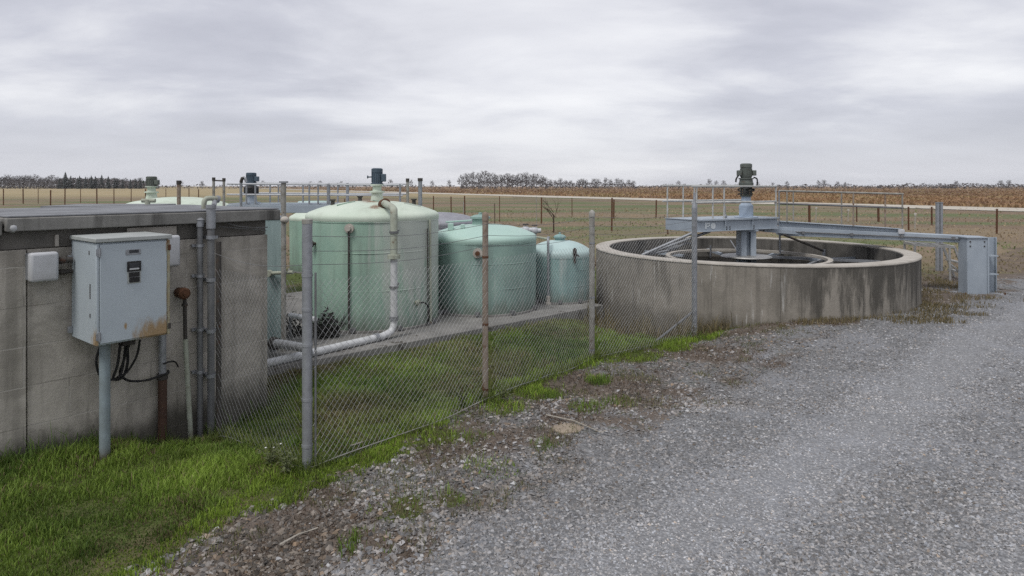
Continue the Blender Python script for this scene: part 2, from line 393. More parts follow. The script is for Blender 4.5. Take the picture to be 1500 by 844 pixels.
M_SCREEN = weathered('dark_screen', (.035, .037, .042), (.05, .053, .06), 8, .25, bump=.02)
M_GALV = weathered('galvanised_steel', (.34, .355, .375), (.25, .26, .275), 14, .5, .45, bump=.1, streak=((.2, .2, .2), .5, 14, .5, .7))
M_GALVD = weathered('dull_conduit', (.20, .205, .21), (.145, .15, .155), 10, .6, .3, bump=.1, streak=((.11, .10, .09), .6, 14, .45, .65))
M_MESH = weathered('mesh_wire', (.36, .365, .37), (.26, .26, .26), 9, .6, .3, bump=.0)
M_POST = weathered('lichen_post', (.36, .355, .33), (.235, .225, .195), 12, .7, .15, bump=.2, rust=(.17, .12, .075), rustscale=9, rustcut=(.56, .68), streak=((.17, .15, .12), .6, 14, .45, .65))
M_POSTR = weathered('rust_stained_post', (.31, .265, .22), (.215, .16, .12), 9, .75, .1, bump=.2, rust=(.16, .075, .035), rustscale=7, rustcut=(.5, .66))
M_RUST = weathered('rusty_iron', (.085, .04, .022), (.13, .062, .032), 14, .9, bump=.35)
M_BROWNP = weathered('brown_painted_pipe', (.085, .045, .03), (.06, .035, .026), 10, .75, bump=.15)
M_DKIRON = weathered('dark_iron', (.05, .045, .042), (.075, .068, .06), 12, .7, .2, bump=.25, rust=(.12, .06, .035), rustscale=14, rustcut=(.55, .7))
def tankm(name, c1, c2, grime=(.12, .13, .10), zone=None):
    return weathered(name, c1, c2, 2.2, .55, bump=.10, bscale=35, streak=((c1[0] * .66, c1[1] * .64, c1[2] * .66), .9, 4.2, .45, .62),
                     streak2=((.50, .50, .48), .5, 6, .55, .70), rust=(.26, .13, .06), rustscale=11, rustcut=(.70, .78), grime=(grime, .0, .28, .65), zone=zone)
M_T1 = tankm('pale_green_shell', (.33, .465, .375), (.25, .385, .315), zone=((.47, .50, .46), .1, .55)); M_T2 = tankm('sea_green_shell', (.28, .40, .352), (.22, .325, .30))
M_T3 = tankm('blue_green_shell', (.255, .39, .37), (.20, .32, .315)); M_T8 = tankm('mauve_grey_shell', (.30, .31, .34), (.25, .25, .28))
M_D1 = weathered('chalky_green_roof', (.58, .645, .55), (.49, .57, .475), 2.5, .6, bump=.1, rust=(.24, .105, .045), rustscale=7, rustcut=(.70, .79), streak=((.30, .33, .27), .45, 4, .5, .7), extra=[((.02, -.12, 1.76), (.20, .34, .12)), ((.16, -.62, 1.68), (.10, .16, .10))])
M_D2 = weathered('pale_sea_green_roof', (.41, .565, .50), (.36, .51, .455), 2.5, .5, bump=.08, streak=((.36, .50, .46), .5, 4, .5, .7)); M_D3 = weathered('pale_aqua_roof', (.44, .56, .545), (.37, .49, .48), 2.5, .5, bump=.08, rust=(.15, .13, .10), rustscale=30, rustcut=(.70, .78))
M_STEELG = weathered('grey_blue_steel', (.345, .39, .435), (.285, .328, .375), 3, .5, .0, bump=.08, streak=((.25, .29, .34), .6, 6, .45, .7), rust=(.17, .10, .06), rustscale=13, rustcut=(.72, .8))
M_PANEL = weathered('blue_green_sheet', (.31, .395, .39), (.265, .345, .345), 3, .6, bump=.1, streak=((.14, .2, .2), .6, 5, .45, .7))
M_PVC = weathered('white_pipe', (.60, .61, .62), (.44, .45, .455), 9, .5, bump=.12, streak=((.3, .3, .29), .5, 9, .5, .7), rust=(.25, .22, .18), rustscale=14, rustcut=(.62, .7))
M_OLDPIPE = weathered('limey_pipe', (.40, .435, .36), (.29, .30, .24), 9, .7, bump=.2, rust=(.19, .10, .05), rustscale=9, rustcut=(.58, .7), streak=((.2, .19, .15), .6, 10, .45, .65))
M_MOTORB = weathered('blue_grey_motor', (.075, .105, .135), (.055, .08, .105), 10, .55, bump=.15); M_MOTORG = weathered('grey_green_motor', (.125, .14, .125), (.085, .095, .085), 10, .6, bump=.2, rust=(.10, .07, .05), rustscale=14, rustcut=(.58, .7))
M_CONC = weathered('tank_concrete', (.33, .303, .262), (.23, .211, .18), 3, .92, bump=.45, bscale=28, bdist=.008, streak=((.06, .056, .048), .5, 7, .48, .66), streak2=((.52, .51, .48), .9, 13, .60, .66), grime=((.07, .062, .045), .0, .25, .5), zone=((.060, .056, .048), -1.1, .2), panels=18)
M_RIM = weathered('skylit_concrete_rim', (.46, .43, .385), (.34, .315, .275), 4, .9, bump=.3, bscale=40, streak=((.16, .145, .12), .4, 6, .5, .7))  # rim concrete painted paler for skylight on its top; pale fittings share it
M_CONCIN = weathered('wet_tank_lining', (.16, .15, .135), (.09, .085, .076), 3, .85, bump=.3, streak=((.03, .029, .026), .9, 4, .42, .62), grime=((.018, .017, .014), -.3, .35, .8))
M_PAD = weathered('pad_concrete', (.235, .228, .215), (.15, .146, .138), 2.2, .9, bump=.3, bscale=40, rust=(.09, .085, .07), rustscale=4, rustcut=(.56, .68))
M_WATER = weathered('murky_water', (.008, .0075, .007), (.013, .012, .01), 2, .3, bump=.06, bscale=6, bdist=.02, spec=.12)
M_WOOD = weathered('grey_wood', (.16, .125, .09), (.10, .08, .06), 6, .9, bump=.3); M_ALU = weathered('worn_aluminium', (.44, .44, .43), (.31, .305, .29), 12, .45, .6, bump=.1)
M_DIRTROAD = weathered('pale_dirt', (.50, .465, .40), (.42, .385, .325), .15, .95, bump=.2)
M_BARK = weathered('hazed_grey_bark', (.115, .105, .105), (.085, .078, .08), .5, .9, bump=.2); M_PINE = weathered('hazed_pine_needles', (.062, .072, .070), (.095, .102, .096), .5, .9, bump=.2)  # skyline tree colours greyed and lightened, distance haze put into the colour
M_TWIG = weathered('brown_twig', (.075, .05, .035), (.05, .035, .025), 5, .9, bump=.2)
M_BLACKL = weathered('black_foliage', (.018, .018, .016), (.035, .033, .03), 8, .8, bump=.3); M_SAND = weathered('sandstone', (.34, .285, .22), (.24, .195, .15), 8, .9, bump=.4)
M_STICK = weathered('bleached_wood', (.40, .37, .32), (.28, .26, .22), 14, .85, bump=.3); M_PETAL = weathered('white_petal', (.7, .7, .68), (.6, .6, .55), 30, .7)
M_STEM = weathered('weed_stem', (.10, .12, .05), (.08, .085, .04), 12, .8)
M_PAINT = weathered('white_stencil_paint', (.68, .72, .73), (.55, .60, .62), 20, .6)

# ------------------------------------------------------------------ ground
def axis(lo, hi, st, far, n, near_lo=None, n2=0):
    a = list(np.arange(lo, hi + 1e-6, st)); g = np.geomspace(st, far - hi, n); g = hi + np.cumsum(np.diff(np.concatenate([[0], g])))
    return a, list(g)
ax_, gx = axis(-6, 11, .13, 1500, 42); xs = np.array([-(v - 11) - 6 for v in reversed(gx)] + ax_ + gx)
ay_, gy = axis(2.2, 17, .13, 1700, 60); ys = np.array([-60, -20, -5, 0, 1.2] + ay_ + gy)
XX, YY = np.meshgrid(xs, ys); fx, fy = XX.ravel(), YY.ravel()
g_, gv_, so_, pr_, tn_, rd_, s_ = zones(fx, fy)
fieldm = sst(12.5, 20, fy + (fbm(fx, fy, .5, 3) - .5) * 6)
fieldm = np.maximum(fieldm, sst(9.0, 12.0, fx) * (1 - gv_))
V = np.stack([fx, fy, gz(fx, fy)], 1)
nx, ny = len(xs), len(ys); idx = np.arange(nx * ny).reshape(ny, nx)
Q = np.stack([idx[:-1, :-1], idx[:-1, 1:], idx[1:, 1:], idx[1:, :-1]], -1).reshape(-1, 4)
msk = np.stack([gv_ * (fy < 40), g_ * (1 - fieldm), so_], 1); farm = np.stack([pr_, tn_, fieldm], 1)
rawmesh('ground', V, [Q], M_GROUND, {'mask': msk, 'far': farm, 'track': np.repeat(tracks(fx, fy)[:, None], 3, 1)}, True, 'structure')
# gravel road: sheet a few mm above
rdq = rd_[Q].mean(1); gvq = gv_[Q].mean(1); qy = fy[Q].mean(1)
sel = Q[(rdq > .7) & (gvq > .7) & (qy < 26) & (qy > 0)]
un, inv = np.unique(sel, return_inverse=True)
V2 = V[un].copy(); V2[:, 2] += .004
rawmesh('gravel_road', V2, [inv.reshape(-1, 4)], M_GROUND, {'mask': msk[un], 'far': farm[un], 'track': np.repeat(tracks(fx, fy)[un][:, None], 3, 1)}, True, 'structure')
# far country road
mb = MB(); d = Vector((-69, 127, 0)).normalized(); nrm = Vector((d.y, -d.x, 0)); A = Vector((44, 56, 0))
ts = np.linspace(-60, 600, 90)
pts = [(A + d * t) for t in ts]
for p in pts:
    for w in (-4.6, 4.6):
        q = p + nrm * w * (.75 + .55 * float(fbm(np.array([p.x + w * 50]), np.array([p.y]), .05, 3)[0])); mb.v.append(Vector((q.x, q.y, GZ(p.x, p.y) + .04)))
for i in range(len(pts) - 1): mb.f.append([2 * i, 2 * i + 1, 2 * i + 3, 2 * i + 2])
tag(mb.build('country_road', M_DIRTROAD), kind='structure')

# ------------------------------------------------------------------ loose gravel
def stones(n, ylo, yhi, smin, smax):
    t = rng.random(n * 3); Y = (ylo ** -.9 + t * (yhi ** -.9 - ylo ** -.9)) ** (-1 / .9)
    X = (rng.random(n * 3) * 2 - 1) * Y * .86
    g1, g2, so, pr, tn, rd, s = zones(X, Y)
    dt = np.hypot(X - TC.x, Y - TC.y)
    keep = (rng.random(n * 3) < (1 - .30 * tracks(X, Y) * rd) * np.maximum(g2, .62 * (s > -.1)) * (1 - .45 * so) * (1 - .9 * g1) * (.42 + .58 * rd + .35 * (fbm(X, Y, 2.5, 2, 8) > .5))) & (dt > TR + .1) & (s > -.1)
    X, Y, rd, so = X[keep][:n], Y[keep][:n], rd[keep][:n], so[keep][:n]; n = len(X)
    sz = (smin * .8 + (smax - smin) * rng.random(n) ** 3.0) * (1.12 - .34 * rd)
    val = (.13 + .36 * rng.random(n) ** 1.6) * (1 - rd) + (.15 + .33 * rng.random(n) ** 1.35) * rd; warm = (rng.random(n) - .45) * .12
    dirty = (1 - rd) * (.35 + .65 * sst(.35, .65, fbm(X, Y, 1.6, 3, 17)))
    ub = X * .766 + Y * .643; vb = -X * .643 + Y * .766
    trk = tracks(X, Y); sz = sz * (1.22 - .50 * trk * rd); val = val * (.74 + .34 * trk * rd + .20 * (1 - rd)) * (.9 + .2 * fbm(X, Y, 1.2, 3, 29)) * (1 - .45 * dirty)
    c = np.stack([val * (1 + warm * .8), val, val * (1.025 - warm)], 1)
    c = c * (1 - dirty[:, None] * (1 - np.array([1.0, .89, .76]))[None]) ; br = rng.random(n) < .02 + .10 * (1 - rd); c[br] *= np.array([1.0, .85, .70]); wt = rng.random(n) < .015; c[wt] = .42
    oc = np.array([(1, 0, 0), (0, 1, 0), (-1, 0, 0), (0, -1, 0), (.3, .25, .75), (-.3, -.2, .7)])
    fc = np.array([(0, 1, 4), (1, 2, 4), (2, 5, 4), (2, 3, 5), (3, 0, 5), (0, 4, 5)])
    a = rng.random(n) * 6.283; ca, sa = np.cos(a), np.sin(a)
    P = oc[None] * (1 + (rng.random((n, 6, 3)) - .5) * .7) * np.stack([np.ones(n), .6 + .35 * rng.random(n), .45 + .4 * rng.random(n)], 1)[:, None, :]
    P = P * sz[:, None, None]
    x = P[..., 0] * ca[:, None] - P[..., 1] * sa[:, None] + X[:, None]; y = P[..., 0] * sa[:, None] + P[..., 1] * ca[:, None] + Y[:, None]
    tilt = (rng.random(n) - .5) * .9
    z = P[..., 2] + (P[..., 0] * tilt[:, None]) + (gz(X, Y) + .003)[:, None]
    Vv = np.stack([x, y, z], -1).reshape(-1, 3)
    Fv = (fc[None] + (np.arange(n) * 6)[:, None, None]).reshape(-1, 3)
    return Vv, Fv, np.repeat(c, 6, 0)
A1 = stones(95000, 3.2, 6.5, .007, .024); A2 = stones(60000, 6.0, 14.0, .008, .024)
o1 = len(A1[0])
rawmesh('loose_gravel', np.vstack([A1[0], A2[0]]), [np.vstack([A1[1], A2[1] + o1])], M_STONE, {'col': np.vstack([A1[2], A2[2]])}, False, 'stuff')

# ------------------------------------------------------------------ grass
def blades(X, Y, Z, h, w, col, lean=.5):
    n = len(X); a = rng.random(n) * 6.283; ca, sa = np.cos(a), np.sin(a); L = h * lean * (rng.random(n) * 1.2 + .15)
    b = rng.random(n) * 6.283; lx, ly = np.cos(b) * L, np.sin(b) * L
    P = np.zeros((n, 5, 3))
    P[:, 0] = np.stack([X - ca * w, Y - sa * w, Z - .01], 1); P[:, 1] = np.stack([X + ca * w, Y + sa * w, Z - .01], 1)
    P[:, 2] = np.stack([X + ca * w * .7 + lx * .35, Y + sa * w * .7 + ly * .35, Z + h * .6], 1); P[:, 3] = np.stack([X - ca * w * .7 + lx * .35, Y - sa * w * .7 + ly * .35, Z + h * .6], 1)
    P[:, 4] = np.stack([X + lx, Y + ly, Z + h * (1 - .25 * rng.random(n))], 1)
    base = (np.arange(n) * 5)[:, None]
    return P.reshape(-1, 3), np.array([[0, 1, 2, 3]]) + base, np.array([[3, 2, 4]]) + base, np.repeat(col, 5, 0)
def grass_area(n, x0, x1, y0, y1, hfun, w, hue, maskpow=1.0, sel=None):
    X = x0 + (x1 - x0) * rng.random(n); Y = y0 + (y1 - y0) * rng.random(n)
    g1, g2, so, pr, tn, rd, s = zones(X, Y); pad = sdist(X, Y, PADL)
    keep = rng.random(n) < g1 ** maskpow; keep &= ~inside_solid(X, Y)
    if sel is not None: keep &= sel(X, Y, s)
    X, Y, s = X[keep], Y[keep], s[keep]; n = len(X)
    clump = .5 * fbm(X, Y, 2.6, 3, 63) + .5 * fbm(X, Y, 6.0, 2, 12)
    h = hfun(X, Y, s) * (.35 + .95 * rng.random(n)) * (.25 + 1.5 * sst(.25, .75, clump))
    col = hue(X, Y, s, clump)
    return blades(X, Y, gz(X, Y), h, w * (.6 + .8 * rng.random(n)), col)
PADL = np.array([(-3.1, 6.89), (1.55, 11.1)])
TANKS = [(-2.106, 9.96, .98), (-.47, 10.95, .87), (.853, 11.70, .557)]
def inside_solid(X, Y):
    u = (X - W0.x) * WD.x + (Y - W0.y) * WD.y; v = (X - W0.x) * WN.x + (Y - W0.y) * WN.y
    ins = (u < 1.70) & (v < .01) & (v > -2.2)
    ins |= np.hypot(X - TC.x, Y - TC.y) < TR + .01
    pd = sdist(X, Y, PADL); along = (X + 3.1) * .741 + (Y - 6.89) * .671
    ins |= (pd < .03) & (pd > -4.8) & (along > -.4) & (along < 6.32)
    return ins
def mixc(a, b, t): return np.asarray(a)[None] * (1 - t[:, None]) + np.asarray(b)[None] * t[:, None]
def hue_yard(X, Y, s, cl):
    n = len(X); t = np.clip(fbm(X, Y, 1.1, 3, 21) * 1.6 - .35 + (rng.random(n) - .5) * .6, 0, 1)
    c = mixc((.082, .138, .029), (.225, .315, .055), t)
    br = np.clip(sst(1.3, 2.8, -s) * sst(5.2, 6.6, Y) * 1.0 + (fbm(X, Y, .9, 3, 31) - .495) * 2.4 * (Y > 5.4), 0, 1)     # tired grass further into the yard
    c = c * (1 - .80 * br[:, None]) + np.array([.17, .135, .08])[None] * .80 * br[:, None]
    dry = rng.random(n) < .07 + .22 * br + .25 * (fbm(X, Y, 1.9, 3, 37) > .62); c[dry] = np.array([.20, .165, .09]) * (.6 + .6 * rng.random(dry.sum()))[:, None]
    brt = (np.abs(s) < .30) & (rng.random(n) < .65) & (br < .6); c[brt] = mixc((.20, .30, .04), (.28, .38, .06), rng.random(brt.sum()))
    tone = .55 + 1.0 * fbm(X, Y, 2.6, 3, 63) * (.7 + .6 * fbm(X, Y, .8, 2, 67))
    return c * tone[:, None]
parts = []
parts.append(grass_area(150000, -4.3, -.9, 3.2, 6.6, lambda X, Y, s: .047 + .035 * sst(.9, .0, np.abs((X - W0.x) * WN.x + (Y - W0.y) * WN.y)),   .0034, hue_yard))
parts.append(grass_area(120000, -2.6, 2.9, 4.6, 9.6, lambda X, Y, s: np.full(X.shape, .05), .003, hue_yard))
parts.append(grass_area(60000, -3.2, 3.0, 6.2, 11.3, lambda X, Y, s: np.full(X.shape, .055), .0042, hue_yard))
parts.append(grass_area(26000, -1.9, 3.0, 3.3, 9.2, lambda X, Y, s: np.full(X.shape, .07), .0032, hue_yard, 1.0, lambda X, Y, s: s > -.15))
# taller tufts at wall foot and posts
def hue_dark(X, Y, s, cl): return mixc((.06, .10, .024), (.13, .20, .045), rng.random(len(X)))
parts.append(grass_area(16000, -4.4, -2.0, 4.3, 6.9, lambda X, Y, s: np.full(X.shape, .17), .0035, hue_dark, 1, lambda X, Y, s: np.abs((X - W0.x) * WN.x + (Y - W0.y) * WN.y) < .28 * rng.random(len(X))))
X = -2 + 6 * rng.random(90000); Y = 3.3 + 6.5 * rng.random(90000); z7 = zones(X, Y); k = (z7[6] > -.1) & (z7[5] < .5) & (fbm(X, Y, 3.2, 3, 87) > .60 - .10 * (z7[6] < .35)) & (rng.random(90000) < .55) & ~inside_solid(X, Y); X, Y = X[k], Y[k]
parts.append(blades(X, Y, gz(X, Y), .045 * (.4 + rng.random(len(X))), np.full(len(X), .0028), mixc((.085, .10, .035), (.19, .185, .085), rng.random(len(X))), .9))
def hue_weed(X, Y, s, cl): return mixc((.13, .115, .06), (.24, .19, .105), rng.random(len(X)))
parts.append(grass_area(26000, 1.0, 3.6, 8.1, 12.8, lambda X, Y, s: np.full(X.shape, .26), .004, hue_weed, .5, lambda X, Y, s: (np.hypot(X - TC.x, Y - TC.y) < TR + .1 + 1.2 * rng.random(len(X)) ** 1.5) & (s < -.1)))
for A_, B_ in zip(FP[:-1], FP[1:]):
    n_ = 1500; q_ = rng.random(n_); X = A_.x + (B_.x - A_.x) * q_ + rng.normal(0, .045, n_); Y = A_.y + (B_.y - A_.y) * q_ + rng.normal(0, .045, n_); k = fbm(X, Y, 2.4, 2, 91) > .42; X, Y = X[k], Y[k]
    parts.append(blades(X, Y, gz(X, Y), .10 * (.35 + rng.random(len(X))), np.full(len(X), .003), mixc((.10, .15, .035), (.24, .27, .08), rng.random(len(X))), .6))
for p_ in FP:
    n_ = 260; X = p_.x + rng.normal(0, .06, n_); Y = p_.y + rng.normal(0, .06, n_); parts.append(blades(X, Y, gz(X, Y), .13 * (.35 + rng.random(n_)), np.full(n_, .003), mixc((.08, .12, .03), (.20, .24, .07), rng.random(n_)), .7))
# weeds round the right-hand foot of the concrete tank and the bridge leg
def extra(n, cx, cy, rx, ry, h, hue):
    X = cx + (rng.random(n) - .5) * 2 * rx; Y = cy + (rng.random(n) - .5) * 2 * ry; k = ~inside_solid(X, Y) & (fbm(X, Y, 2.5, 3, 41) > .45); X, Y = X[k], Y[k]; n = len(X)
    return blades(X, Y, gz(X, Y), h * (.5 + rng.random(n)), .005, hue(X, Y, X * 0, X * 0))
parts.append(extra(7000, 7.3, 12.0, 1.6, 1.6, .06, hue_weed)); parts.append(extra(2500, 4.6, 9.4, 1.8, .25, .06, hue_weed)); parts.append(extra(2500, 6.2, 10.4, 1.0, .6, .06, hue_weed))
# dark litter on the verge
def hue_litter(X, Y, s, cl): return mixc((.055, .036, .026), (.20, .155, .11), rng.random(len(X)) ** 2)
X = -2 + 9 * rng.random(150000); Y = 3.3 + 8 * rng.random(150000); zz7 = zones(X, Y); k = (rng.random(150000) < zz7[2] * .8) & (zz7[6] > -.05) & (fbm(X, Y, 2.3, 3, 77) > .44) & ~inside_solid(X, Y); X, Y = X[k], Y[k]
parts.append(blades(X, Y, gz(X, Y), np.full(len(X), .032) * (.3 + rng.random(len(X))), np.full(len(X), .003), hue_litter(X, Y, X, X), 2.2))
def merge(ps, name, mat, kind='stuff'):
    off = 0; Vs, Qs, Ts, Cs = [], [], [], []
    for p, q, t, c in ps: Vs.append(p); Qs.append(q + off); Ts.append(t + off); Cs.append(c); off += len(p)
    return rawmesh(name, np.vstack(Vs), [np.vstack(Qs), np.vstack(Ts)], mat, {'col': np.vstack(Cs)}, True, kind)
merge(parts, 'grass', M_BLADE)
# rough pasture beyond the yard
def scat(n, ylo, yhi, p=1.0):
    t = rng.random(n); Y = (ylo ** -p + t * (yhi ** -p - ylo ** -p)) ** (-1 / p); X = (rng.random(n) * 2 - 1) * (Y * .86 + 2); return X, Y
X, Y = scat(24000, 11.5, 60, .9); z7 = zones(X, Y); k = ~inside_solid(X, Y) & (z7[1] < .3) & (z7[3] < .2) & ((Y > 15) | (X > 6.5) | (X < -3)); X, Y = X[k], Y[k]
def hue_field(X, Y):
    n = len(X); t = fbm(X, Y, .11, 4, 51); c = mixc((.28, .22, .14), (.17, .195, .085), sst(.45, .58, t)); nb_ = 1 - sst(13, 34, Y); c = c * (1 - .25 * nb_[:, None]); b = sst(.5, .7, fbm(X, Y, .3, 3, 61)); c = c * (1 - .6 * b[:, None]) + np.array([.20, .145, .10])[None] * .6 * b[:, None]
    return c * (1.15 + .3 * rng.random(n))[:, None]
merge([blades(X, Y, gz(X, Y), (.04 + .0009 * Y) * (.4 + rng.random(len(X))) * (.4 + 1.2 * fbm(X, Y, .5, 3, 71)), .006 + .0009 * Y, hue_field(X, Y), 1.3)], 'pasture_grass', M_BLADE)
# tall prairie beyond the country road
X, Y = scat(60000, 45, 420, .5); z7 = zones(X, Y); k = rng.random(len(X)) < z7[3]; X, Y = X[k], Y[k]; n = len(X)
t = fbm(X, Y * 1.6, .03, 4, 81); t2 = fbm(X, Y, .10, 3, 91)
c = mixc((.30, .19, .105), (.19, .122, .08), np.clip(sst(.42, .6, t) * .8 + .6 * sst(120, 260, Y), 0, 1)); c = c * (1 - sst(.5, .68, t2)[:, None] * .7) + np.array([.27, .21, .105])[None] * (sst(.5, .68, t2)[:, None] * .7)
merge([blades(X, Y, gz(X, Y), (.30 + .22 * rng.random(n)) * (.4 + 1.0 * t2), .05 + .0010 * Y, c * (1.08 + .14 * rng.random(n))[:, None], 1.1)], 'prairie_grass', M_BLADE)

# ------------------------------------------------------------------ concrete pad
mb = MB(); pd = Vector((.741, .671, 0)); pn = Vector((-.671, .741, 0)); P0 = Vector((-3.1, 6.89, 0))
c4 = [P0, P0 + pd * 6.28, P0 + pd * 6.28 + pn * 4.8, P0 + pn * 4.8]
mb.plate([(p.x, p.y) for p in c4], -.55, .08)
tag(mb.build('concrete_pad', M_PAD, None, .012), kind='structure')

# ------------------------------------------------------------------ pump house
ph = thing('pump_house', 'low grey concrete block pump house with a flat felt roof and stained walls', 'building', WP(0, 0, 0), WANG)
uR = wu(392); uJ = wu(39); uL = -2.2; uRoofL = wu(9, .07)
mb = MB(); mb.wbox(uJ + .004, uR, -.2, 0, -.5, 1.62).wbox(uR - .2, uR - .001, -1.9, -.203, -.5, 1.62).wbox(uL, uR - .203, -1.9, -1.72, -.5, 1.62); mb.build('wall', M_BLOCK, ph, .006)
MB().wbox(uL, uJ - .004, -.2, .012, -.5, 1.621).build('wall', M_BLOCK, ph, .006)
MB().wbox(uJ - .2, uJ + .2, -.3, -.205, -.4, 1.6).build('joint_backing', M_LINTEL, ph)
MB().wbox(uJ - .35, uR - .004, -.2, -.028, 1.623, 1.758).build('lintel', M_LINTEL, ph, .006)
MB().wbox(uL, uRoofL - .02, -.22, .0, 1.623, 1.73).build('lintel', M_LINTEL, ph, .006)
ro = MB().wbox(uRoofL, wu(411, .07), -1.95, .07, 1.762, 1.862).build('roof', M_FASCIA, ph, .008)
MB().wbox(uRoofL + .01, wu(411, .07) - .01, -1.94, .055, 1.8645, 1.878).build('roof_felt', M_ROOF, ro, .004)
MB().wbox(uL, uRoofL - .012, -1.9, .03, 1.735, 1.845).build('roof', M_FASCIA, ph, .008)
mb = MB(); u1, z1 = wpt(18, 334, .04); mb.ball(WP(u1, .045, z1), .035).wbox(u1 - .015, u1 + .015, 0, .03, z1 - .02, z1 + .06); mb.build('eave_lamp', M_WHITE, ph)
u1, z1 = wpt(84, 337, .0); MB().wbox(u1 - .012, u1 + .012, -.026, -.008, 1.63, 1.72).build('loose_paint', M_RIM, ph); MB().wbox(u1 + .5, u1 + .9, -.027, -.010, 1.67, 1.745).build('loose_paint', M_RIM, ph)
mb = MB(); a = wpos(318, 322, .03)
mb.tube([wpos(318, 321, .03), wpos(345, 331, .03), wpos(372, 334, .03), wpos(392, 333, .03)], .005, 5).tube([wpos(320, 332, .02), wpos(355, 335, .02), wpos(390, 338, .01)], .004, 5); mb.build('loose_wire', M_GALVD, ph)

# ------------------------------------------------------------------ electrical cabinet
cb = thing('electrical_cabinet', 'pale blue steel electrical cabinet with rusty lower corner on the block wall', 'cabinet', WP(0, 0, 0), WANG)
CV = .55; C0, C1 = wu(141, CV), wu(248.5, CV); ZB = .922
MB().wbox(C0, C1, .03, CV - .014, ZB, 1.678).build('body', M_CAB, cb, .006)
MB().wbox(C0 - .012, C1 + .014, .02, CV + .016, 1.681, 1.714).build('lid', M_CABTOP, cb, .006)
dr = MB().wbox(C0 + .022, C1 - .022, CV - .012, CV + .004, ZB + .015, 1.665).build('door', M_CAB, cb, .004)
MB().wbox(C1 - .019, C1 + .002, CV - .012, CV + .002, ZB + .005, 1.674).build('door_frame', weathered('rusted_frame', (.33, .33, .25), (.27, .19, .08), 7, .7, bump=.2, rust=(.2, .085, .03), rustscale=8, rustcut=(.56, .68)), cb, .003)
MB().wbox(C0 + .001, C0 + .018, CV - .012, CV + .001, ZB + .005, 1.674).build('door_frame', M_CAB, cb, .003)
for z in (1.61, .99):
    mb = MB(); mb.tube([WP(C0 + .019, CV + .007, z - .035), WP(C0 + .019, CV + .007, z + .035)], .007, 8); mb.wbox(C0 - .004, C0 + .03, CV + .004, CV + .008, z - .025, z + .025); mb.build('hinge', M_GALV, cb)
    mb = MB(); mb.wbox(C1 - .016, C1 + .006, CV + .003, CV + .012, z - .02, z + .025); mb.build('latch', M_RUST if z > 1.2 else M_DKIRON, cb, .003)
def onface(px0, px1, py0, py1, t, name, mat, parent, v=CV + .004, bev=.002):
    u0, za = wpt(px0, py0, v); u1, zb = wpt(px1, py1, v); um, zm = wpt((px0 + px1) / 2, (py0 + py1) / 2, v); h = abs(za - zb) / 2
    return MB().wbox(u0, u1, v, v + t, zm - h, zm + h).build(name, mat, parent, bev)
onface(184, 206, 366, 372.5, .003, 'nameplate', M_GALV, dr); onface(189, 203, 366.5, 370, .0055, 'nameplate_inset', M_SCREEN, dr)
onface(186, 206, 383.5, 396.5, .012, 'display', M_DARK, dr); onface(188.5, 203.5, 385.5, 392, .0145, 'screen', M_SCREEN, dr); onface(189, 203, 393, 394.4, .0145, 'display_strip', M_WHITE, dr)
onface(188.5, 204, 399.5, 404.5, .011, 'switch_row', M_DARK, dr); onface(189, 204, 406.5, 412.5, .011, 'switch_row', M_DARK, dr); onface(189.5, 203.5, 405, 406, .006, 'switch_label', M_WHITE, dr)
onface(186.5, 206.5, 397.6, 414, .003, 'switch_plate', M_CABTOP, dr)
uS = C0
for (v, z, h) in ((.40, 1.585, .03), (.42, 1.26, .11), (.42, 1.12, .03)): MB().wbox(uS - .003, uS - .0005, v, v + .02, z, z + h).build('paint_chip', M_GALVD, cb)
for z, v in ((1.54, .03), (.985, .03)): MB().wbox(C0 - .03, C0 + .0, v, v + .035, z - .03, z + .02).build('wall_bracket', M_GALV, cb, .003)
u = wu(153.5, .33); MB().tube([WP(u, .33, -.15), WP(u, .33, .925)], .038, 16).build('leg', weathered('blue_grey_leg', (.25, .305, .33), (.19, .225, .235), 7, .6, bump=.1, streak=((.15, .16, .15), .6, 9, .45, .65), grime=((.10, .085, .055), .0, .12, .8)), cb)
u = wu(186, .2); MB().wbox(u - .045, u + .05, .14, .24, .82, .921).build('cable_gland_box', M_DKIRON, cb, .006)

# junction boxes
def jbox(px0, px1, py0, py1, dep, label, conduits):
    u0, za = wpt(px0, py0, dep); u1, zb = wpt(px1, py1, dep); _, za2 = wpt((px0 + px1) / 2, py0, dep); _, zb2 = wpt((px0 + px1) / 2, py1, dep)
    j = thing('junction_box', label, 'junction box', WP((u0 + u1) / 2, 0, zb2), WANG, 'white electrical boxes on the block wall')
    MB().wbox(u0 + .006, u1 - .006, .0, dep * .5, zb2 + .006, za2 - .006).build('box_base', M_GALV, j, .012)
    MB().wbox(u0, u1, dep * .5 + .002, dep, zb2, za2).build('cover', M_WHITE, j, .022, seg=4)
    for (pa, pb, py, vv, r) in conduits:
        A = WP(wu(pa, vv), vv, wpt(pa, py, vv)[1]); B = WP(wu(pb, vv), vv, A.z)
        mb = MB().tube([A, B], r, 10); mb.tube([A.lerp(B, .15), A.lerp(B, .5)], r * 1.35, 10); mb.build('conduit_stub', M_DKIRON, j)
    return j
jbox(44, 87, 370, 413, .15, 'white rounded junction box joined by two stubs to the left of the cabinet', [(84, 106, 382, .10, .021), (84, 106, 399, .06, .017)])
jbox(240, 265, 345, 391, .13, 'white slim junction box peeping out behind the cabinet beside the rusty alarm bell', [])

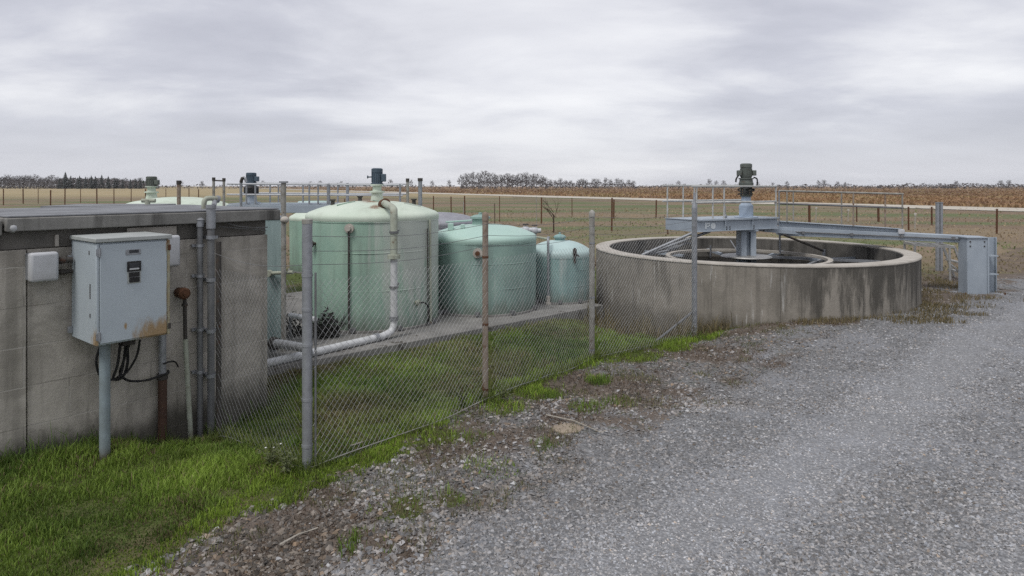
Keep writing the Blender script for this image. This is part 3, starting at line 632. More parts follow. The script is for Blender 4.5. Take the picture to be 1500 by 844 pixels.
# conduits on the wall
def conduit(name, px, pyt, v, r, label, mat, cap=True, group='conduits up the block wall'):
    u, zt = wpt(px, pyt, v); t = thing(name, label, 'conduit', WP(u, v, -.2), WANG, group)
    MB().tube([WP(u, v, -.25), WP(u, v, zt)], r, 14).build('pipe', mat, t)
    if cap: MB().tube([WP(u, v, zt - .05), WP(u, v, zt + .004)], r * 1.3, 14).lathe(WP(u, v, zt), [(r * 1.3, .004), (r * 1.5, .012), (r * .6, .03), (0, .032)], 14).build('cap', M_GALV, t)
    return t, u
cuts = (1.55, 1.28, .80, .42)
t, u = conduit('conduit_pipe', 293, 324, .06, .026, 'thin grey conduit with a small cap ending just under the roof edge', M_GALVD)
for z in cuts: MB().tube([WP(u, .06, z), WP(u, .06, z + .025)], .031, 14).wbox(u - .055, u + .055, .0, .03, z, z + .025).build('clamp', M_GALV, t)
t, u = conduit('conduit_pipe', 309, 302, .12, .031, 'thick grey conduit rising past the roof edge beside the thin capped conduit', M_GALVD, False)
for z in (1.62, 1.24, .78, .38): MB().tube([WP(u, .12, z), WP(u, .12, z + .03)], .039, 14).wbox(u - .02, u + .075, .0, .10, z, z + .025).build('clamp', M_GALV, t)
_, zt = wpt(309, 302, .12); MB().tube([WP(u, .12, zt - .20), WP(u, .12, zt - .01)], .040, 14).tube([WP(u, .12, zt - .02), WP(u, .12, zt + .012)], .045, 14).build('coupling', M_GALV, t)
# rust sleeve and grey riser under the cabinet
u = wu(238, .055); t = thing('conduit_pipe', 'grey riser below the cabinet with a brown rusty lower sleeve', 'conduit', WP(u, .055, -.2), WANG, 'conduits up the block wall')
zc = wpt(238, 552, .055)[1]; MB().tube([WP(u, .055, zc), WP(u, .055, .93)], .030, 14).build('pipe', M_GALV, t); MB().tube([WP(u, .055, -.25), WP(u, .055, zc + .004)], .036, 14).build('sleeve', M_BROWNP, t); MB().tube([WP(u, .055, zc - .02), WP(u, .055, zc + .025)], .043, 14).build('collar', M_DKIRON, t)
# alarm bell + leaning pipe
t = thing('vent_pipe', 'leaning bone-coloured vent pipe with a round rusty iron head on the block wall', 'pipe', wpos(279, 635, .08), WANG)
hd = wpos(269, 430, .10); MB().tube([hd - WN * .09, hd - WN * .02, hd + WN * .02, hd + WN * .035], [.045, .051, .051, .038], 20).tube([hd + WN * .03, hd + WN * .055], .022, 12).build('iron_head', M_RUST, t)
p1 = wpos(270.5, 440, .07); p2 = wpos(271.5, 500, .07); p3 = wpos(280, 650, .09)
MB().tube([p1 + Vector((0, 0, .02)), p2], .016, 10).tube([p1 - Vector((0, 0, .03)), p1 - Vector((0, 0, .05))], .025, 10).build('neck', M_DKIRON, t)
MB().tube([p2 + Vector((0, 0, .02)), p3], .021, 12).build('pipe', M_OLDPIPE, t)
# cables under the cabinet
def bez(pts, n=14):
    P = [Vector(p) for p in pts]; out = []
    for i in range(len(P) - 1):
        p0 = P[max(i - 1, 0)]; p1 = P[i]; p2 = P[i + 1]; p3 = P[min(i + 2, len(P) - 1)]
        for k in range(n):
            s = k / n; out.append(.5 * ((2 * p1) + (p2 - p0) * s + (2 * p0 - 5 * p1 + 4 * p2 - p3) * s * s + (3 * p1 - p0 - 3 * p2 + p3) * s ** 3))
    return out + [P[-1]]
t = thing('cable_bundle', 'black rubber cables looping down below the pale blue cabinet', 'cable', WP(.25, .2, .55), WANG)
for path, r in (([(147, 506, .30), (141, 530, .28), (148, 552, .25), (166, 556, .2), (178, 545, .17), (184, 505, .17)], .0095), ([(176, 505, .2), (172, 535, .2), (166, 555, .18), (180, 552, .15), (187, 530, .15), (186, 502, .15)], .011),
                ([(205, 498, .22), (200, 522, .2), (186, 545, .17), (172, 553, .2)], .009), ([(190, 502, .2), (180, 532, .17), (176, 548, .13), (190, 558, .10), (215, 557, .09), (236, 550, .10), (246, 547, .08), (246, 543, .06)], .010),
                ([(240, 533, .10), (248, 530, .07), (256, 530, .05), (261, 537, .03)], .007)):
    MB().tube(bez([wpos(*q) for q in path], 8), r, 8).build('cable', M_DARK, t)
# things on / behind the roof
t = thing('roof_vent', 'stubby gooseneck vent pipe in faded green on the pump house roof edge', 'vent', wpos(299, 302, -.35), WANG)
pp = [wpos(299, 306, -.35), wpos(299, 297, -.35), wpos(301.5, 292, -.35), wpos(307, 290.5, -.34), wpos(315, 291, -.33), wpos(319, 292, -.33)]
MB().tube(bez(pp, 5),   .024, 12).build('gooseneck', M_OLDPIPE, t); MB().tube([wpos(317, 291.5, -.33), wpos(320.5, 292.3, -.33)], .036, 12).build('flange', M_GALV, t); MB().tube([wpos(313, 302, -.2), wpos(315, 295, -.33)], .024, 10).build('elbow_foot', M_GALV, t)

t = thing('valve_shed', 'low flat-roofed grey shed just behind the left part of the pump house roof', 'shed', (-5.85, 9.3, 0), .16)
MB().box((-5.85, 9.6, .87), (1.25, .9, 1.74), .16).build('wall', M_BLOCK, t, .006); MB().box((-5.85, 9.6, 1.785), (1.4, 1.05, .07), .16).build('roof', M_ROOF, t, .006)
mb = MB(); mb.tube([(-5.2, 9.35, 1.83), (-5.2, 9.35, 1.9)], .035, 10).tube([(-5.28, 9.35, 1.885), (-5.1, 9.37, 1.885)], .03, 10); mb.build('roof_fitting', M_OLDPIPE, t)
# ------------------------------------------------------------------ blue-green steel box tank and pipe post
t = thing('box_tank', 'narrow blue-green sheet steel tank beyond the end of the block wall', 'tank', (-3.25, 8.2, 0))
MB().box((-3.25, 8.2, .86), (.78, .16, 1.66)).build('shell', M_PANEL, t, .01); MB().box((-3.25, 8.2, 1.705), (.80, .19, .03)).build('cover', M_STEELG, t, .004)
mb = MB(); mb.tube([(-2.99, 8.07, 1.02), (-2.68, 8.02, 1.04)], .022, 10).tube([(-2.99, 8.02, 1.02), (-2.99, 8.1, 1.02)], .04, 10); mb.build('rail_bracket', M_OLDPIPE, t)
p = at(415.5, 8.0); t = thing('standpipe', 'tall weathered grey standpipe beside the blue-green steel tank', 'pipe', (p.x, p.y, 0))
MB().tube([(p.x, p.y, 0), (p.x, p.y, zz(268, 8.0))], [.030, .030], 12).build('pipe', M_POST, t); MB().box((p.x, p.y, zz(268, 8) + .01), (.085, .085, .02)).build('cap', M_GALV, t)
mb = MB(); mb.ball((p.x + .02, p.y - .02, zz(322, 8)), .055, 10, .8); mb.build('insulation_lump', M_RIM, t)
p2_ = at(402, 7.75, 503); mb = MB(); q = at(452, 7.3, 511)
t = thing('drain_pipe', 'short pale drain pipe leaving the foot of the blue-green steel tank', 'pipe', (p2_.x, p2_.y, 0))
MB().tube(bez([p2_ + Vector((-.05, .1, -.1)), p2_, q], 8), .05, 14).build('pipe', M_PVC, t); MB().tube([p2_ + Vector((-.03, .03, 0)), p2_ + Vector((.03, -.02, -.005))], .075, 14).build('flange', M_DKIRON, t)
a_ = at(425, 8.6, 462); b_ = at(462, 8.3, 468)
t = thing('drain_pipe', 'thin white pipe crossing behind the nearest fence post', 'pipe', (a_.x, a_.y, 0)); MB().tube([a_, b_], .035, 12).build('pipe', M_PVC, t)
MB().tube([(a_.x, a_.y, .06), (a_.x, a_.y, a_.z - .02)], .02, 8).build('stand', M_GALVD, t); MB().tube([(b_.x, b_.y, .06), (b_.x, b_.y, b_.z - .02)], .02, 8).build('stand', M_GALVD, t)

# ------------------------------------------------------------------ storage tanks
def tank(x, y, r, zs, zp, label, shell, roof, z0=.08, hatch=None, n=72, group='domed storage tanks in the yard'):
    t = thing('storage_tank', label, 'tank', (x, y, z0), 0, group)
    dent = lambda q, z: .004 * math.sin(3 * q + 2 * z) + .003 * math.sin(7 * q - 3 * z)
    kn = .05
    MB().lathe((x, y, 0), [(r * .985, z0 - .02), (r, z0 + .02), (r, z0 + (zs - z0) * .35), (r, z0 + (zs - z0) * .7), (r, zs - .02), (r, zs)], n, dent=dent).build('shell', shell, t)
    prof = [(r * 1.003, zs - .03), (r * 1.012, zs + .0), (r * 1.010, zs + .03), (r * .992, zs + .06), (r * .955, zs + .082)]
    zb = zs + .082
    for i in range(1, 9): q = i / 8; prof.append((r * .955 * (1 - q), zb + (zp - zb) * (1 - (1 - q) ** 2.5)))
    MB().lathe((x, y, 0), prof, n).build('dome', roof, t)
    mb = MB(); mb.lathe((x, y, 0), [(r * 1.0, zs - .034), (r * 1.006, zs - .036), (r * 1.006, zs - .046), (r * 1.0, zs - .048)], n); mb.build('seam', shell, t)
    for q in (.36, .70): MB().lathe((x, y, 0), [(r * .999, z0 + (zs - z0) * q - .008), (r * 1.002, z0 + (zs - z0) * q - .003), (r * 1.002, z0 + (zs - z0) * q + .003), (r * .999, z0 + (zs - z0) * q + .008)], n).build('weld_seam', shell, t)
    if z0 > .01:
        for i in range(10):
            q = i * math.pi / 5 + .25; MB().box((x + math.cos(q) * r * 1.04, y + math.sin(q) * r * 1.04, z0 + .05), (.07, .06, .05), q).build('anchor_lug', M_GALVD, t)
    MB().lathe((x, y, 0), [(r * 1.0, z0 + .002), (r * 1.04, z0 + .002), (r * 1.04, z0 + .03), (r * .99, z0 + .03)], n).build('base_ring', M_PAD, t)
    if hatch:
        hx, hy, hr, hz0, hz1 = hatch
        MB().lathe((hx, hy, 0), [(hr * .85, hz0 - .06), (hr * .85, hz1 - .07), (hr * 1.05, hz1 - .07), (hr * 1.05, hz1 - .04), (hr * .7, hz1 - .015), (hr * .2, hz1), (hr * .2, hz1 + .03), (0, hz1 + .035)], 24).build('hatch', shell, t)
    return t
x1, y1, r1 = TANKS[0]
T1 = tank(x1, y1, r1, 1.63, 1.87, 'largest pale green domed tank carrying a blue-grey mixer motor', M_T1, M_D1)
# roof fittings of the big tank
def dome_z(x, y, t):
    X, Y, R, zs, zp = t; q = 1 - min(1, math.hypot(x - X, y - Y) / (R * .955)); zb = zs + .082; return zb + (zp - zb) * (1 - (1 - q) ** 2.5)
D1 = (x1, y1, r1, 1.63, 1.87)
for (dx, dy, l, ang) in ((-.42, -.5, .32, .9), (.22, -.35, .3, 2.3), (.5, -.2, .25, .3)):
    a = Vector((x1 + dx, y1 + dy, 0)); b = a + Vector((math.cos(ang) * l, math.sin(ang) * l, 0)); a.z = dome_z(a.x, a.y, D1) + .008; b.z = dome_z(b.x, b.y, D1) + .008
    MB().bar(a, b, .012, .02).build('roof_rib', M_T1, T1)
for px, py in ((495, 300), (520, 296), (478, 306)):
    pass
for (dx, dy) in ((-.55, -.25), (-.25, .2), (.6, .1)):
    z = dome_z(x1 + dx, y1 + dy, D1); MB().tube([(x1 + dx, y1 + dy, z - .02), (x1 + dx, y1 + dy, z + .07)], .03, 10).tube([(x1 + dx, y1 + dy, z + .06), (x1 + dx, y1 + dy, z + .08)], .045, 10).build('roof_nozzle', M_DKIRON, T1)
# dark drain line with valve head on front of the big tank
def onshell(px, py, R=r1, c=(x1, y1), off=0.0):
    k = K(px); RR = R + off; A = k * k + 1; B = -2 * (k * c[0] + c[1]); Cc = c[0] ** 2 + c[1] ** 2 - RR ** 2; disc = max(B * B - 4 * A * Cc, 0)
    Y = (-B - math.sqrt(disc)) / (2 * A); return Vector((k * Y, Y, zz(py, Y)))
v0 = onshell(511, 335, off=.03); v1 = onshell(511, 484, off=.03)
MB().tube([v0, v1], .014, 10).build('drain_line', M_DKIRON, T1)
nd = Vector((v0.x - x1, v0.y - y1, 0)).normalized(); MB().disc(v0 - nd * .05, nd, .065, .05, 18).tube([v0 - nd * .01, v0 + nd * .04], .035, 12).build('nozzle', M_RIM, T1)
v0 = onshell(630, 322, off=.03); v1 = onshell(631, 474, off=.03); MB().tube([v0, v1], .018, 10).build('vent_line', M_OLDPIPE, T1)
va = onshell(626, 335, off=.03); vb = onshell(627, 470, off=.03); MB().tube([va, vb], .008, 6).build('level_wire', M_DKIRON, T1)
w0 = onshell(610, 443, off=.0); nd = Vector((w0.x - x1, w0.y - y1, 0)).normalized()
MB().tube([w0 - nd * .02, w0 + nd * .07], .03, 10).disc(w0 + nd * .04, nd, .045, .02, 12).build('sample_valve', M_OLDPIPE, T1)
MB().tube(bez([w0 + nd * .06, w0 + nd * .10 + Vector((.06, 0, .0)), w0 + nd * .07 + Vector((.13, .02, -.12)), Vector((w0.x + .15, w0.y + .02, .1))], 8), .011, 8).build('sample_hose', M_DARK, T1)
for T_, px_, py_, R_, c_ in ((T1, 462, 357, r1, (x1, y1)),):
    w0 = onshell(px_, py_, R_, c_); nd = Vector((w0.x - c_[0], w0.y - c_[1], 0)).normalized()
    MB().tube([w0 - nd * .02, w0 + nd * .09], .022, 10).disc(w0 + nd * .05, nd, .05, .02, 12).bar(w0 + nd * .09 + Vector((0, 0, -.06)), w0 + nd * .09 + Vector((0, 0, .06)), .02, .02).build('side_valve', M_DKIRON, T_)
def mixer(x, y, z0, zf, zm, rm, label, mmat, nmat, box=1, group='mixer motors on tank tops'):
    t = thing('mixer_motor', label, 'mixer', (x, y, z0), 0, group)
    MB().lathe((x, y, 0), [(rm * 2.0, z0 - .03), (rm * 2.0, z0 + .015), (rm * 1.25, z0 + .02), (rm * 1.05, z0 + (zf - z0) * .45), (rm * 1.05, z0 + (zf - z0) * .52), (rm * 1.45, z0 + (zf - z0) * .55), (rm * 1.45, z0 + (zf - z0) * .63), (rm * .85, z0 + (zf - z0) * .65), (rm * .85, zf - .02), (rm * 1.3, zf - .02), (rm * 1.3, zf)], 20).build('neck', nmat, t)
    mb = MB(); h = zm - zf
    mb.lathe((x, y, 0), [(rm * 1.2, zf + .001), (rm * 1.2, zf + .015), (rm, zf + .02), (rm, zf + h * .72), (rm * 1.08, zf + h * .73), (rm * 1.1, zf + h * .95), (rm * .8, zm), (0, zm)], 24)
    for i in range(16):
        q = i * math.pi / 8; mb.axbox(Vector((x + math.cos(q) * rm * .95, y + math.sin(q) * rm * .95, zf + .03)), Vector((math.cos(q), math.sin(q), 0)) * rm * .14, Vector((-math.sin(q), math.cos(q), 0)) * rm * .06, (0, 0, h * .66))
    mb.build('motor', mmat, t)
    MB().box((x + box * rm * 1.35, y - rm * .3, zf + h * .40), (rm * .85, rm * .95, h * .48)).build('terminal_box', mmat, t, .008)
    mb = MB(); mb.tube([(x - box * rm, y, zf + h * .45), (x - box * rm * 1.75, y, zf + h * .45)], rm * .13, 8); mb.disc((x - box * rm * 1.75, y, zf + h * .45), (-box, 0, 0), rm * .32, rm * .15, 10); mb.build('handle', mmat, t)
    return t
xm, ym = x1 + .055, y1
mixer(xm, ym, 1.84, zz(270, ym), zz(246.5, ym), .078, 'blue-grey mixer motor upright on the largest pale green tank', M_MOTORB, M_D1)
# white riser from the big tank
Yp = 8.72
t = thing('process_pipe', 'white process pipe running along the ground and up the largest green tank', 'pipe', (K(577) * Yp, Yp, 0))
pe = at(577, Yp); e0 = Vector((pe.x, Yp, .26)); gl = Vector((K(577) * Yp, Yp, .13)); ge = Vector((-2.97, 6.99, .12))
dirg = (ge - gl).normalized()
MB().tube(bez([Vector((pe.x, Yp, zz(376, Yp))), Vector((pe.x, Yp, .42)), e0], 3) + bez([e0, Vector((pe.x, Yp, .17)) + dirg * .05, gl + dirg * .20], 7)[1:] + [gl + dirg * .35, ge], .047, 16).build('pipe', M_PVC, t)
for pt, ax in ((Vector((pe.x, Yp, zz(376, Yp))), Vector((0, 0, 1))), (Vector((pe.x, Yp, .34)), Vector((0, 0, 1))), (gl + dirg * .30, dirg), (gl + dirg * 1.3, dirg)):
    big = ax.z > .5 and pt.z > 1; MB().disc(pt - ax * .025, ax, .085 if big else .060, .05, 18).build('flange', M_GALV if not big else M_OLDPIPE, t)
zt = zz(314, Yp); top = Vector((pe.x, Yp, zt)); tn = Vector((x1 + .284, y1 - .61, 0)); tn.z = dome_z(tn.x, tn.y, D1) + .035
up = MB().tube([Vector((pe.x, Yp, zz(374, Yp))), Vector((pe.x, Yp, zt - .05))] + bez([Vector((pe.x, Yp, zt - .05)), top + Vector((-.005, .02, .03)), top + Vector((-.035, .12, .075)), tn + Vector((.025, -.08, .01)), tn], 6)[1:], .049, 16).build('upper_pipe', M_OLDPIPE, t)
MB().tube([tn + Vector((.03, -.05, .01)), tn + Vector((-.03, .05, -.01))], .075, 16).build('flange', M_RUST, t)
for z in (1.48, .75): MB().tube([Vector((pe.x, Yp, z - .015)), Vector((pe.x, Yp, z + .015))], .062, 16).bar(Vector((pe.x, Yp + .03, z)), Vector((pe.x, Yp + .34, z)), .03, .02).build('pipe_clamp', M_GALVD, t)
for s_ in (.75, 1.9):
    q = gl + dirg * s_; MB().box((q.x, q.y, .03), (.10, .10, .09), .6).build('pipe_block', M_PAD, t)

x2, y2, r2 = TANKS[1]
T2 = tank(x2, y2, r2, 1.225, 1.46, 'sea green domed tank with a raised hatch in the middle of the row', M_T2, M_D2, hatch=(x2 - .06, y2, .16, 1.45, 1.62))
w0 = onshell(700, 371, r2, (x2, y2)); nd = Vector((w0.x - x2, w0.y - y2, 0)).normalized(); MB().disc(w0 - nd * .02, nd, .075, .05, 18).build('side_nozzle', M_RIM, T2); MB().tube([w0 + nd * .02, w0 + nd * .08], .035, 12).build('nozzle_plug', M_RUST, T2)
MB().box((x2 - .52, y2 - .35, 1.42), (.09, .07, .14)).build('roof_nozzle', M_D2, T2, .01); MB().box((x2 - .32, y2 - .42, 1.43), (.07, .06, .10)).build('roof_nozzle', M_D2, T2, .01)
MB().tube([(x2 - .6, y2 - .35, 1.51), (x2 - .2, y2 - .2, 1.53)], .014, 8).build('roof_pipe', M_D2, T2)
x3, y3, r3 = TANKS[2]
T3 = tank(x3, y3, r3, .89, 1.13, 'small blue-green domed tank with a pale lid nearest the concrete tank', M_T3, M_D3, hatch=(x3, y3, .105, 1.11, 1.235))
va = onshell(803, 358, r3 + .06, (x3, y3)); vb = onshell(803, 446, r3 + .06, (x3, y3))
MB().tube(bez([va + Vector((.02, .18, .10)), va + Vector((.0, .06, .10)), va, va - Vector((0, 0, .3))], 5) + [Vector((va.x, va.y, .10))], .022, 10).build('downpipe', M_GALV, T3); MB().lathe((va.x, va.y, 0), [(.05, .08), (.05, .11), (.035, .12), (.035, .22), (.022, .23)], 12).build('pipe_foot', M_RIM, T3)
va = onshell(842, 372, r3 + .03, (x3, y3)); MB().tube([va - Vector((0, 0, .16)), va + Vector((0, 0, .10))], .02, 8).tube([va, va + Vector((0, 0, .08))], .035, 10).tube([va, va + Vector((.1, .1, -.06)), va + Vector((.2, .28, -.02))], .013, 8).build('side_valve', M_DKIRON, T3)
MB().tube([(x3 - .2, y3 + .1, 1.14), (x3 - .8, y3 + .4, 1.22)], .02, 8).build('roof_pipe', M_OLDPIPE, T3)
# tanks behind
def far_tank(px, Y, r, zs, pytop, label, shell, roof): return tank(K(px) * Y, Y, r, zs, zz(pytop, Y), label, shell, roof, z0=.0, n=48)
far_tank(262, 12.5, 1.02, 1.62, 288.5, 'broad pale green dome rising just above the pump house roof', M_T1, M_D1)
far_tank(222, 14.6, .62, 1.58, 293, 'pale green tank behind the roof under the grey-green mixer motor', M_T1, M_D1)
Ym = 14.6; mixer(K(222) * Ym, Ym, zz(294, Ym), zz(273, Ym), zz(258.5, Ym), .10, 'grey-green mixer motor on a flanged neck behind the pump house roof', M_MOTORG, M_D1)
far_tank(480, 16.5, .915, 1.275, 303, 'pale green tank half hidden at the far side of the largest tank', M_T1, M_D1)
far_tank(461, 21, .52, 1.52, 296.5, 'little pale dome far back below the walkway railing', M_T3, M_D3)
far_tank(640, 14.2, .92, 1.29, 311, 'mauve-grey low tank tucked behind the sea green hatch tank', M_T8, M_T8)

# ------------------------------------------------------------------ catwalk behind the tanks
cw = thing('catwalk', 'grey steel catwalk with pipe railings behind the pale green tank', 'catwalk', (-4.1, 12.3, 0))
MB().bar((-5.22, 12.0, 1.675), (-2.85, 12.0, 1.675), .06, .15).bar((-5.22, 12.7, 1.675), (-2.85, 12.7, 1.675), .06, .15).build('beam', M_STEELG, cw, .006); MB().box((-4.03, 12.35, 1.762), (2.36, .62, .02)).build('deck', M_STEELG, cw)
for x in (-5.1, -3.0):
    for y in (12.05, 12.65): MB().bar((x, y, 0), (x, y, 1.6), .07, .07).build('leg', M_GALVD, cw)
for y, dz in ((12.0, 0), (12.7, .02)):
    for z in (zz(269.5, 12), zz(285, 12)):
        MB().tube([(-5.22, y, z + dz), (-2.0, y, z + dz - .02)], .016, 8).build('rail', M_WHITE, cw)
    for px in (314, 361, 374, 412, 453, 466, 481):
        x = K(px) * 12 + (y - 12) * .25
        if -5.25 < x: MB().tube([(x, y, 1.75), (x, y, zz(269.5, 12) + dz)], .017 if px != 481 else .03, 8).build('baluster', M_GALV, cw)
x = -2.05; MB().tube([(x, 12, 0), (x, 12, zz(269.5, 12))], .02, 8).build('baluster', M_GALV, cw)
mx = K(368) * 12.35
t = mixer(mx, 12.35, 1.775, zz(268.5, 12.35), zz(253, 12.35), .085, 'dark blue-grey mixer motor standing on the grey catwalk deck', M_MOTORB, M_STEELG)
mb = MB(); mb.lathe((mx, 12.35, 0), [(.10, zz(286, 12.35)), (.135, zz(284, 12.35)), (.135, zz(275, 12.35)), (.10, zz(272, 12.35))], 20); mb.build('gear_case', M_DARK, t)
def pole(px, Y, pytop, r, name, label, cat, mat, capmat, group, hook=False, z0=0.0):
    p = at(px, Y); t = thing(name, label, cat, (p.x, p.y, z0), 0, group); zt = zz(pytop, Y)
    if hook:
        MB().tube([(p.x, p.y, z0), (p.x, p.y, zt - .06)] + bez([(p.x, p.y, zt - .06), (p.x + .02, p.y, zt), (p.x + .07, p.y, zt), (p.x + .09, p.y, zt - .06)], 4)[1:], r, 10).build('pipe', mat, t)
        MB().tube([(p.x, p.y, zt - .07), (p.x + .02, p.y, zt + .0), (p.x + .06, p.y, zt + .006)], r * 1.25, 10).build('bend', capmat, t)
    else:
        MB().tube([(p.x, p.y, z0), (p.x, p.y, zt - .03)], r, 12).build('pipe', mat, t); MB().tube([(p.x, p.y, zt - .055), (p.x, p.y, zt)], r * 1.25, 12).build('cap', capmat, t)
    return t
pole(262, 9.6, 264.5, .027, 'steel_post', 'rusty brown post with a square cap in front of the broad pale dome', 'post', M_POSTR, M_DKIRON, None)
pole(313, 11.2, 260, .022, 'vent_pipe', 'grey vent pipe with a dark cap, left one of the linked pair', 'pipe', M_POST, M_DKIRON, 'vent pipes behind the roof', False)
pole(328, 11.2, 261, .022, 'vent_pipe', 'grey vent pipe with a dark cap, right one of the linked pair', 'pipe', M_POST, M_DKIRON, 'vent pipes behind the roof', False)
pA, pB = at(313, 11.2, 264.5), at(328, 11.2, 265); MB().tube([pA + Vector((.02, 0, 0)), pB - Vector((.02, 0, 0))], .012, 8).build('link_pipe', M_DKIRON, t)
pole(353, 11.4, 261.5, .024, 'vent_pipe', 'hooked vent pipe standing just left of the dark blue-grey motor', 'pipe', M_GALV, M_DKIRON, 'vent pipes behind the roof', True)
pole(597, 11.3, 261.5, .025, 'overflow_pipe', 'slim upright overflow pipe with rusty foot behind the largest tank', 'pipe', M_POST, M_DKIRON, 'upright pipes behind the largest tank')
pole(615.5, 11.6, 261, .036, 'overflow_pipe', 'thicker grey upright overflow pipe beside the slim one', 'pipe', M_GALV, M_DKIRON, 'upright pipes behind the largest tank')
# valves behind small tank
for px, py, Y, lab in ((770, 337, 13.0, 'white valve body on a short riser behind the sea green tank'), (783, 338, 13.3, 'chalky white valve body beside the dark brush behind the tanks')):
    p = at(px, Y, py); t = thing('valve', lab, 'valve', (p.x, p.y, 0), 0, 'white valves behind the tanks')
    MB().tube([(p.x, p.y, 0), (p.x, p.y, p.z)], .03, 10).build('riser', M_GALVD, t); MB().ball(p, .085, 12).tube([p - Vector((.13, 0, 0)), p + Vector((.13, 0, 0))], .05, 10).build('body', M_WHITE, t); MB().disc(p + Vector((0, 0, .10)), (0, 0, 1), .06, .02, 12).build('handwheel', M_DKIRON, t)

# ------------------------------------------------------------------ clarifier tank
ct = thing('clarifier_tank', 'round concrete clarifier tank with dark streaked outer wall and murky water inside', 'tank', (TC.x, TC.y, 0))
TI = TR - .25; N = 128
MB().lathe(TC, [(TR, -.95), (TR, -.3), (TR, .2), (TR, .6), (TR, RIM - .035), (TR - .003, RIM - .034)], N).build('wall', M_CONC, ct)
MB().lathe(TC, [(TR + .002, RIM - .034), (TR + .012, RIM - .02), (TR + .004, RIM), (TI, RIM), (TI - .006, RIM - .015), (TI, RIM - .034)], N).build('rim', M_RIM, ct)
MB().lathe(TC, [(TI, RIM - .034), (TI, .3), (TI, -.3)], N).build('lining', M_CONCIN, ct)
LR = 1.47; LZ = .775
MB().lathe(TC, [(LR, LZ), (LR - .085, LZ), (LR - .085, LZ - .05), (LR, LZ - .05), (LR, LZ)], 96).build('launder', M_RIM, ct)
for i in range(10):
    q = i * 2 * math.pi / 10 + .3; c, s = math.cos(q), math.sin(q)
    MB().bar((TC.x + c * LR, TC.y + s * LR, LZ - .12), (TC.x + c * TI, TC.y + s * TI, LZ - .12), .05, .05).build('launder_bracket', M_STEELG, ct)
tag(MB().lathe(TC, [(0, .50), (LR - .075, .50), (TI - .002, .50)], 96).build('water', M_WATER), kind='structure')
# struts inside the tank
wl = lambda px, py, Y: at(px, Y, py)
mb = MB(); e = wl(940, 374, 11.4); mb.tube([e, wl(1022, 338, 11.55)], .025, 10).tube([e + Vector((.08, .1, 0)), wl(1040, 339, 11.8)], .025, 10); mb.build('strut', M_GALV, ct)
mb = MB(); mb.tube([wl(945, 374, 11.5), wl(985, 366, 11.8), wl(993, 362, 11.9), wl(1005, 356, 12.0), wl(1012, 357, 12.0)], .022, 10).tube([wl(978, 365, 11.75), wl(992, 361.5, 11.9)], .045, 10); mb.build('scum_pipe', M_GALV, ct)
mb = MB(); mb.box(e + Vector((.02, .02, -.05)), (.22, .16, .04), .5); mb.tube([e + Vector((.0, .0, -.04)), e + Vector((-.0, .05, -.35))], .03, 8); mb.build('strut_foot', M_GALVD, ct)
mb = MB(); mb.tube([wl(1148, 344, 12.5), wl(1207, 368, 12.8)], .022, 8); mb.build('strut', M_DKIRON, ct)
mb = MB(); mb.tube([wl(1207, 366, 12.8), wl(1207, 385, 12.8)], .028, 8).bar(wl(1120, 376, 13.3), wl(1300, 384, 12.3), .07, .05).bar(wl(1180, 390, 12.2), wl(1207, 379, 12.8), .06, .04); mb.build('weir_arm', M_GALV, ct)
mb = MB(); mb.tube([wl(1041, 360, 13.0), wl(1041, 377, 13.0)], .018, 8).tube([wl(1142, 343, 13.1), wl(1143, 372, 13.1)], .02, 8).tube([wl(1070, 352, 13.6), wl(1080, 368, 13.4)], .012, 6); mb.build('hanger', M_GALV, ct)

# ------------------------------------------------------------------ bridge over the clarifier
bg = thing('clarifier_bridge', 'blue-grey steel bridge reaching from the tank centre to a pillar in the gravel', 'bridge', (TC.x, TC.y, 0))
A = Vector((K(1021) * 11.45, 11.45, 0)); B = Vector((K(1139) * 12.45, 12.45, 0)); ad = (B - A).normalized(); an = Vector((-ad.y, ad.x, 0)); L = (B - A).length
zb, zt = 1.285, 1.488
def pf(a, n_, z): return A + ad * a + an * n_ + Vector((0, 0, z))
mb = MB()
for n_ in (0, .78):
    mb.axbox(pf(0, n_, zb), ad * L, an * .02, (0, 0, zt - zb)); mb.axbox(pf(0, n_ - .035, zt - .014), ad * L, an * .034, (0, 0, .014)); mb.axbox(pf(0, n_ - .035, zb), ad * L, an * .034, (0, 0, .014))
mb.build('platform_beam', M_STEELG, bg, .003)
mb = MB()
for a in (0.0, .68, 1.38, L - .015): mb.axbox(pf(a, .022, zb + .002), ad * .012, an * .756, (0, 0, zt - zb - .006))
for a in (.66, 1.36): mb.axbox(pf(a, -.034, zb + .016), ad * .012, an * .033, (0, 0, zt - zb - .032))
mb.build('stiffener', M_STEELG, bg); MB().axbox(pf(-.01, -.03, zt + .002), ad * (L + .02), an * .86, (0, 0, .012)).build('deck', M_STEELG, bg)
mb = MB()
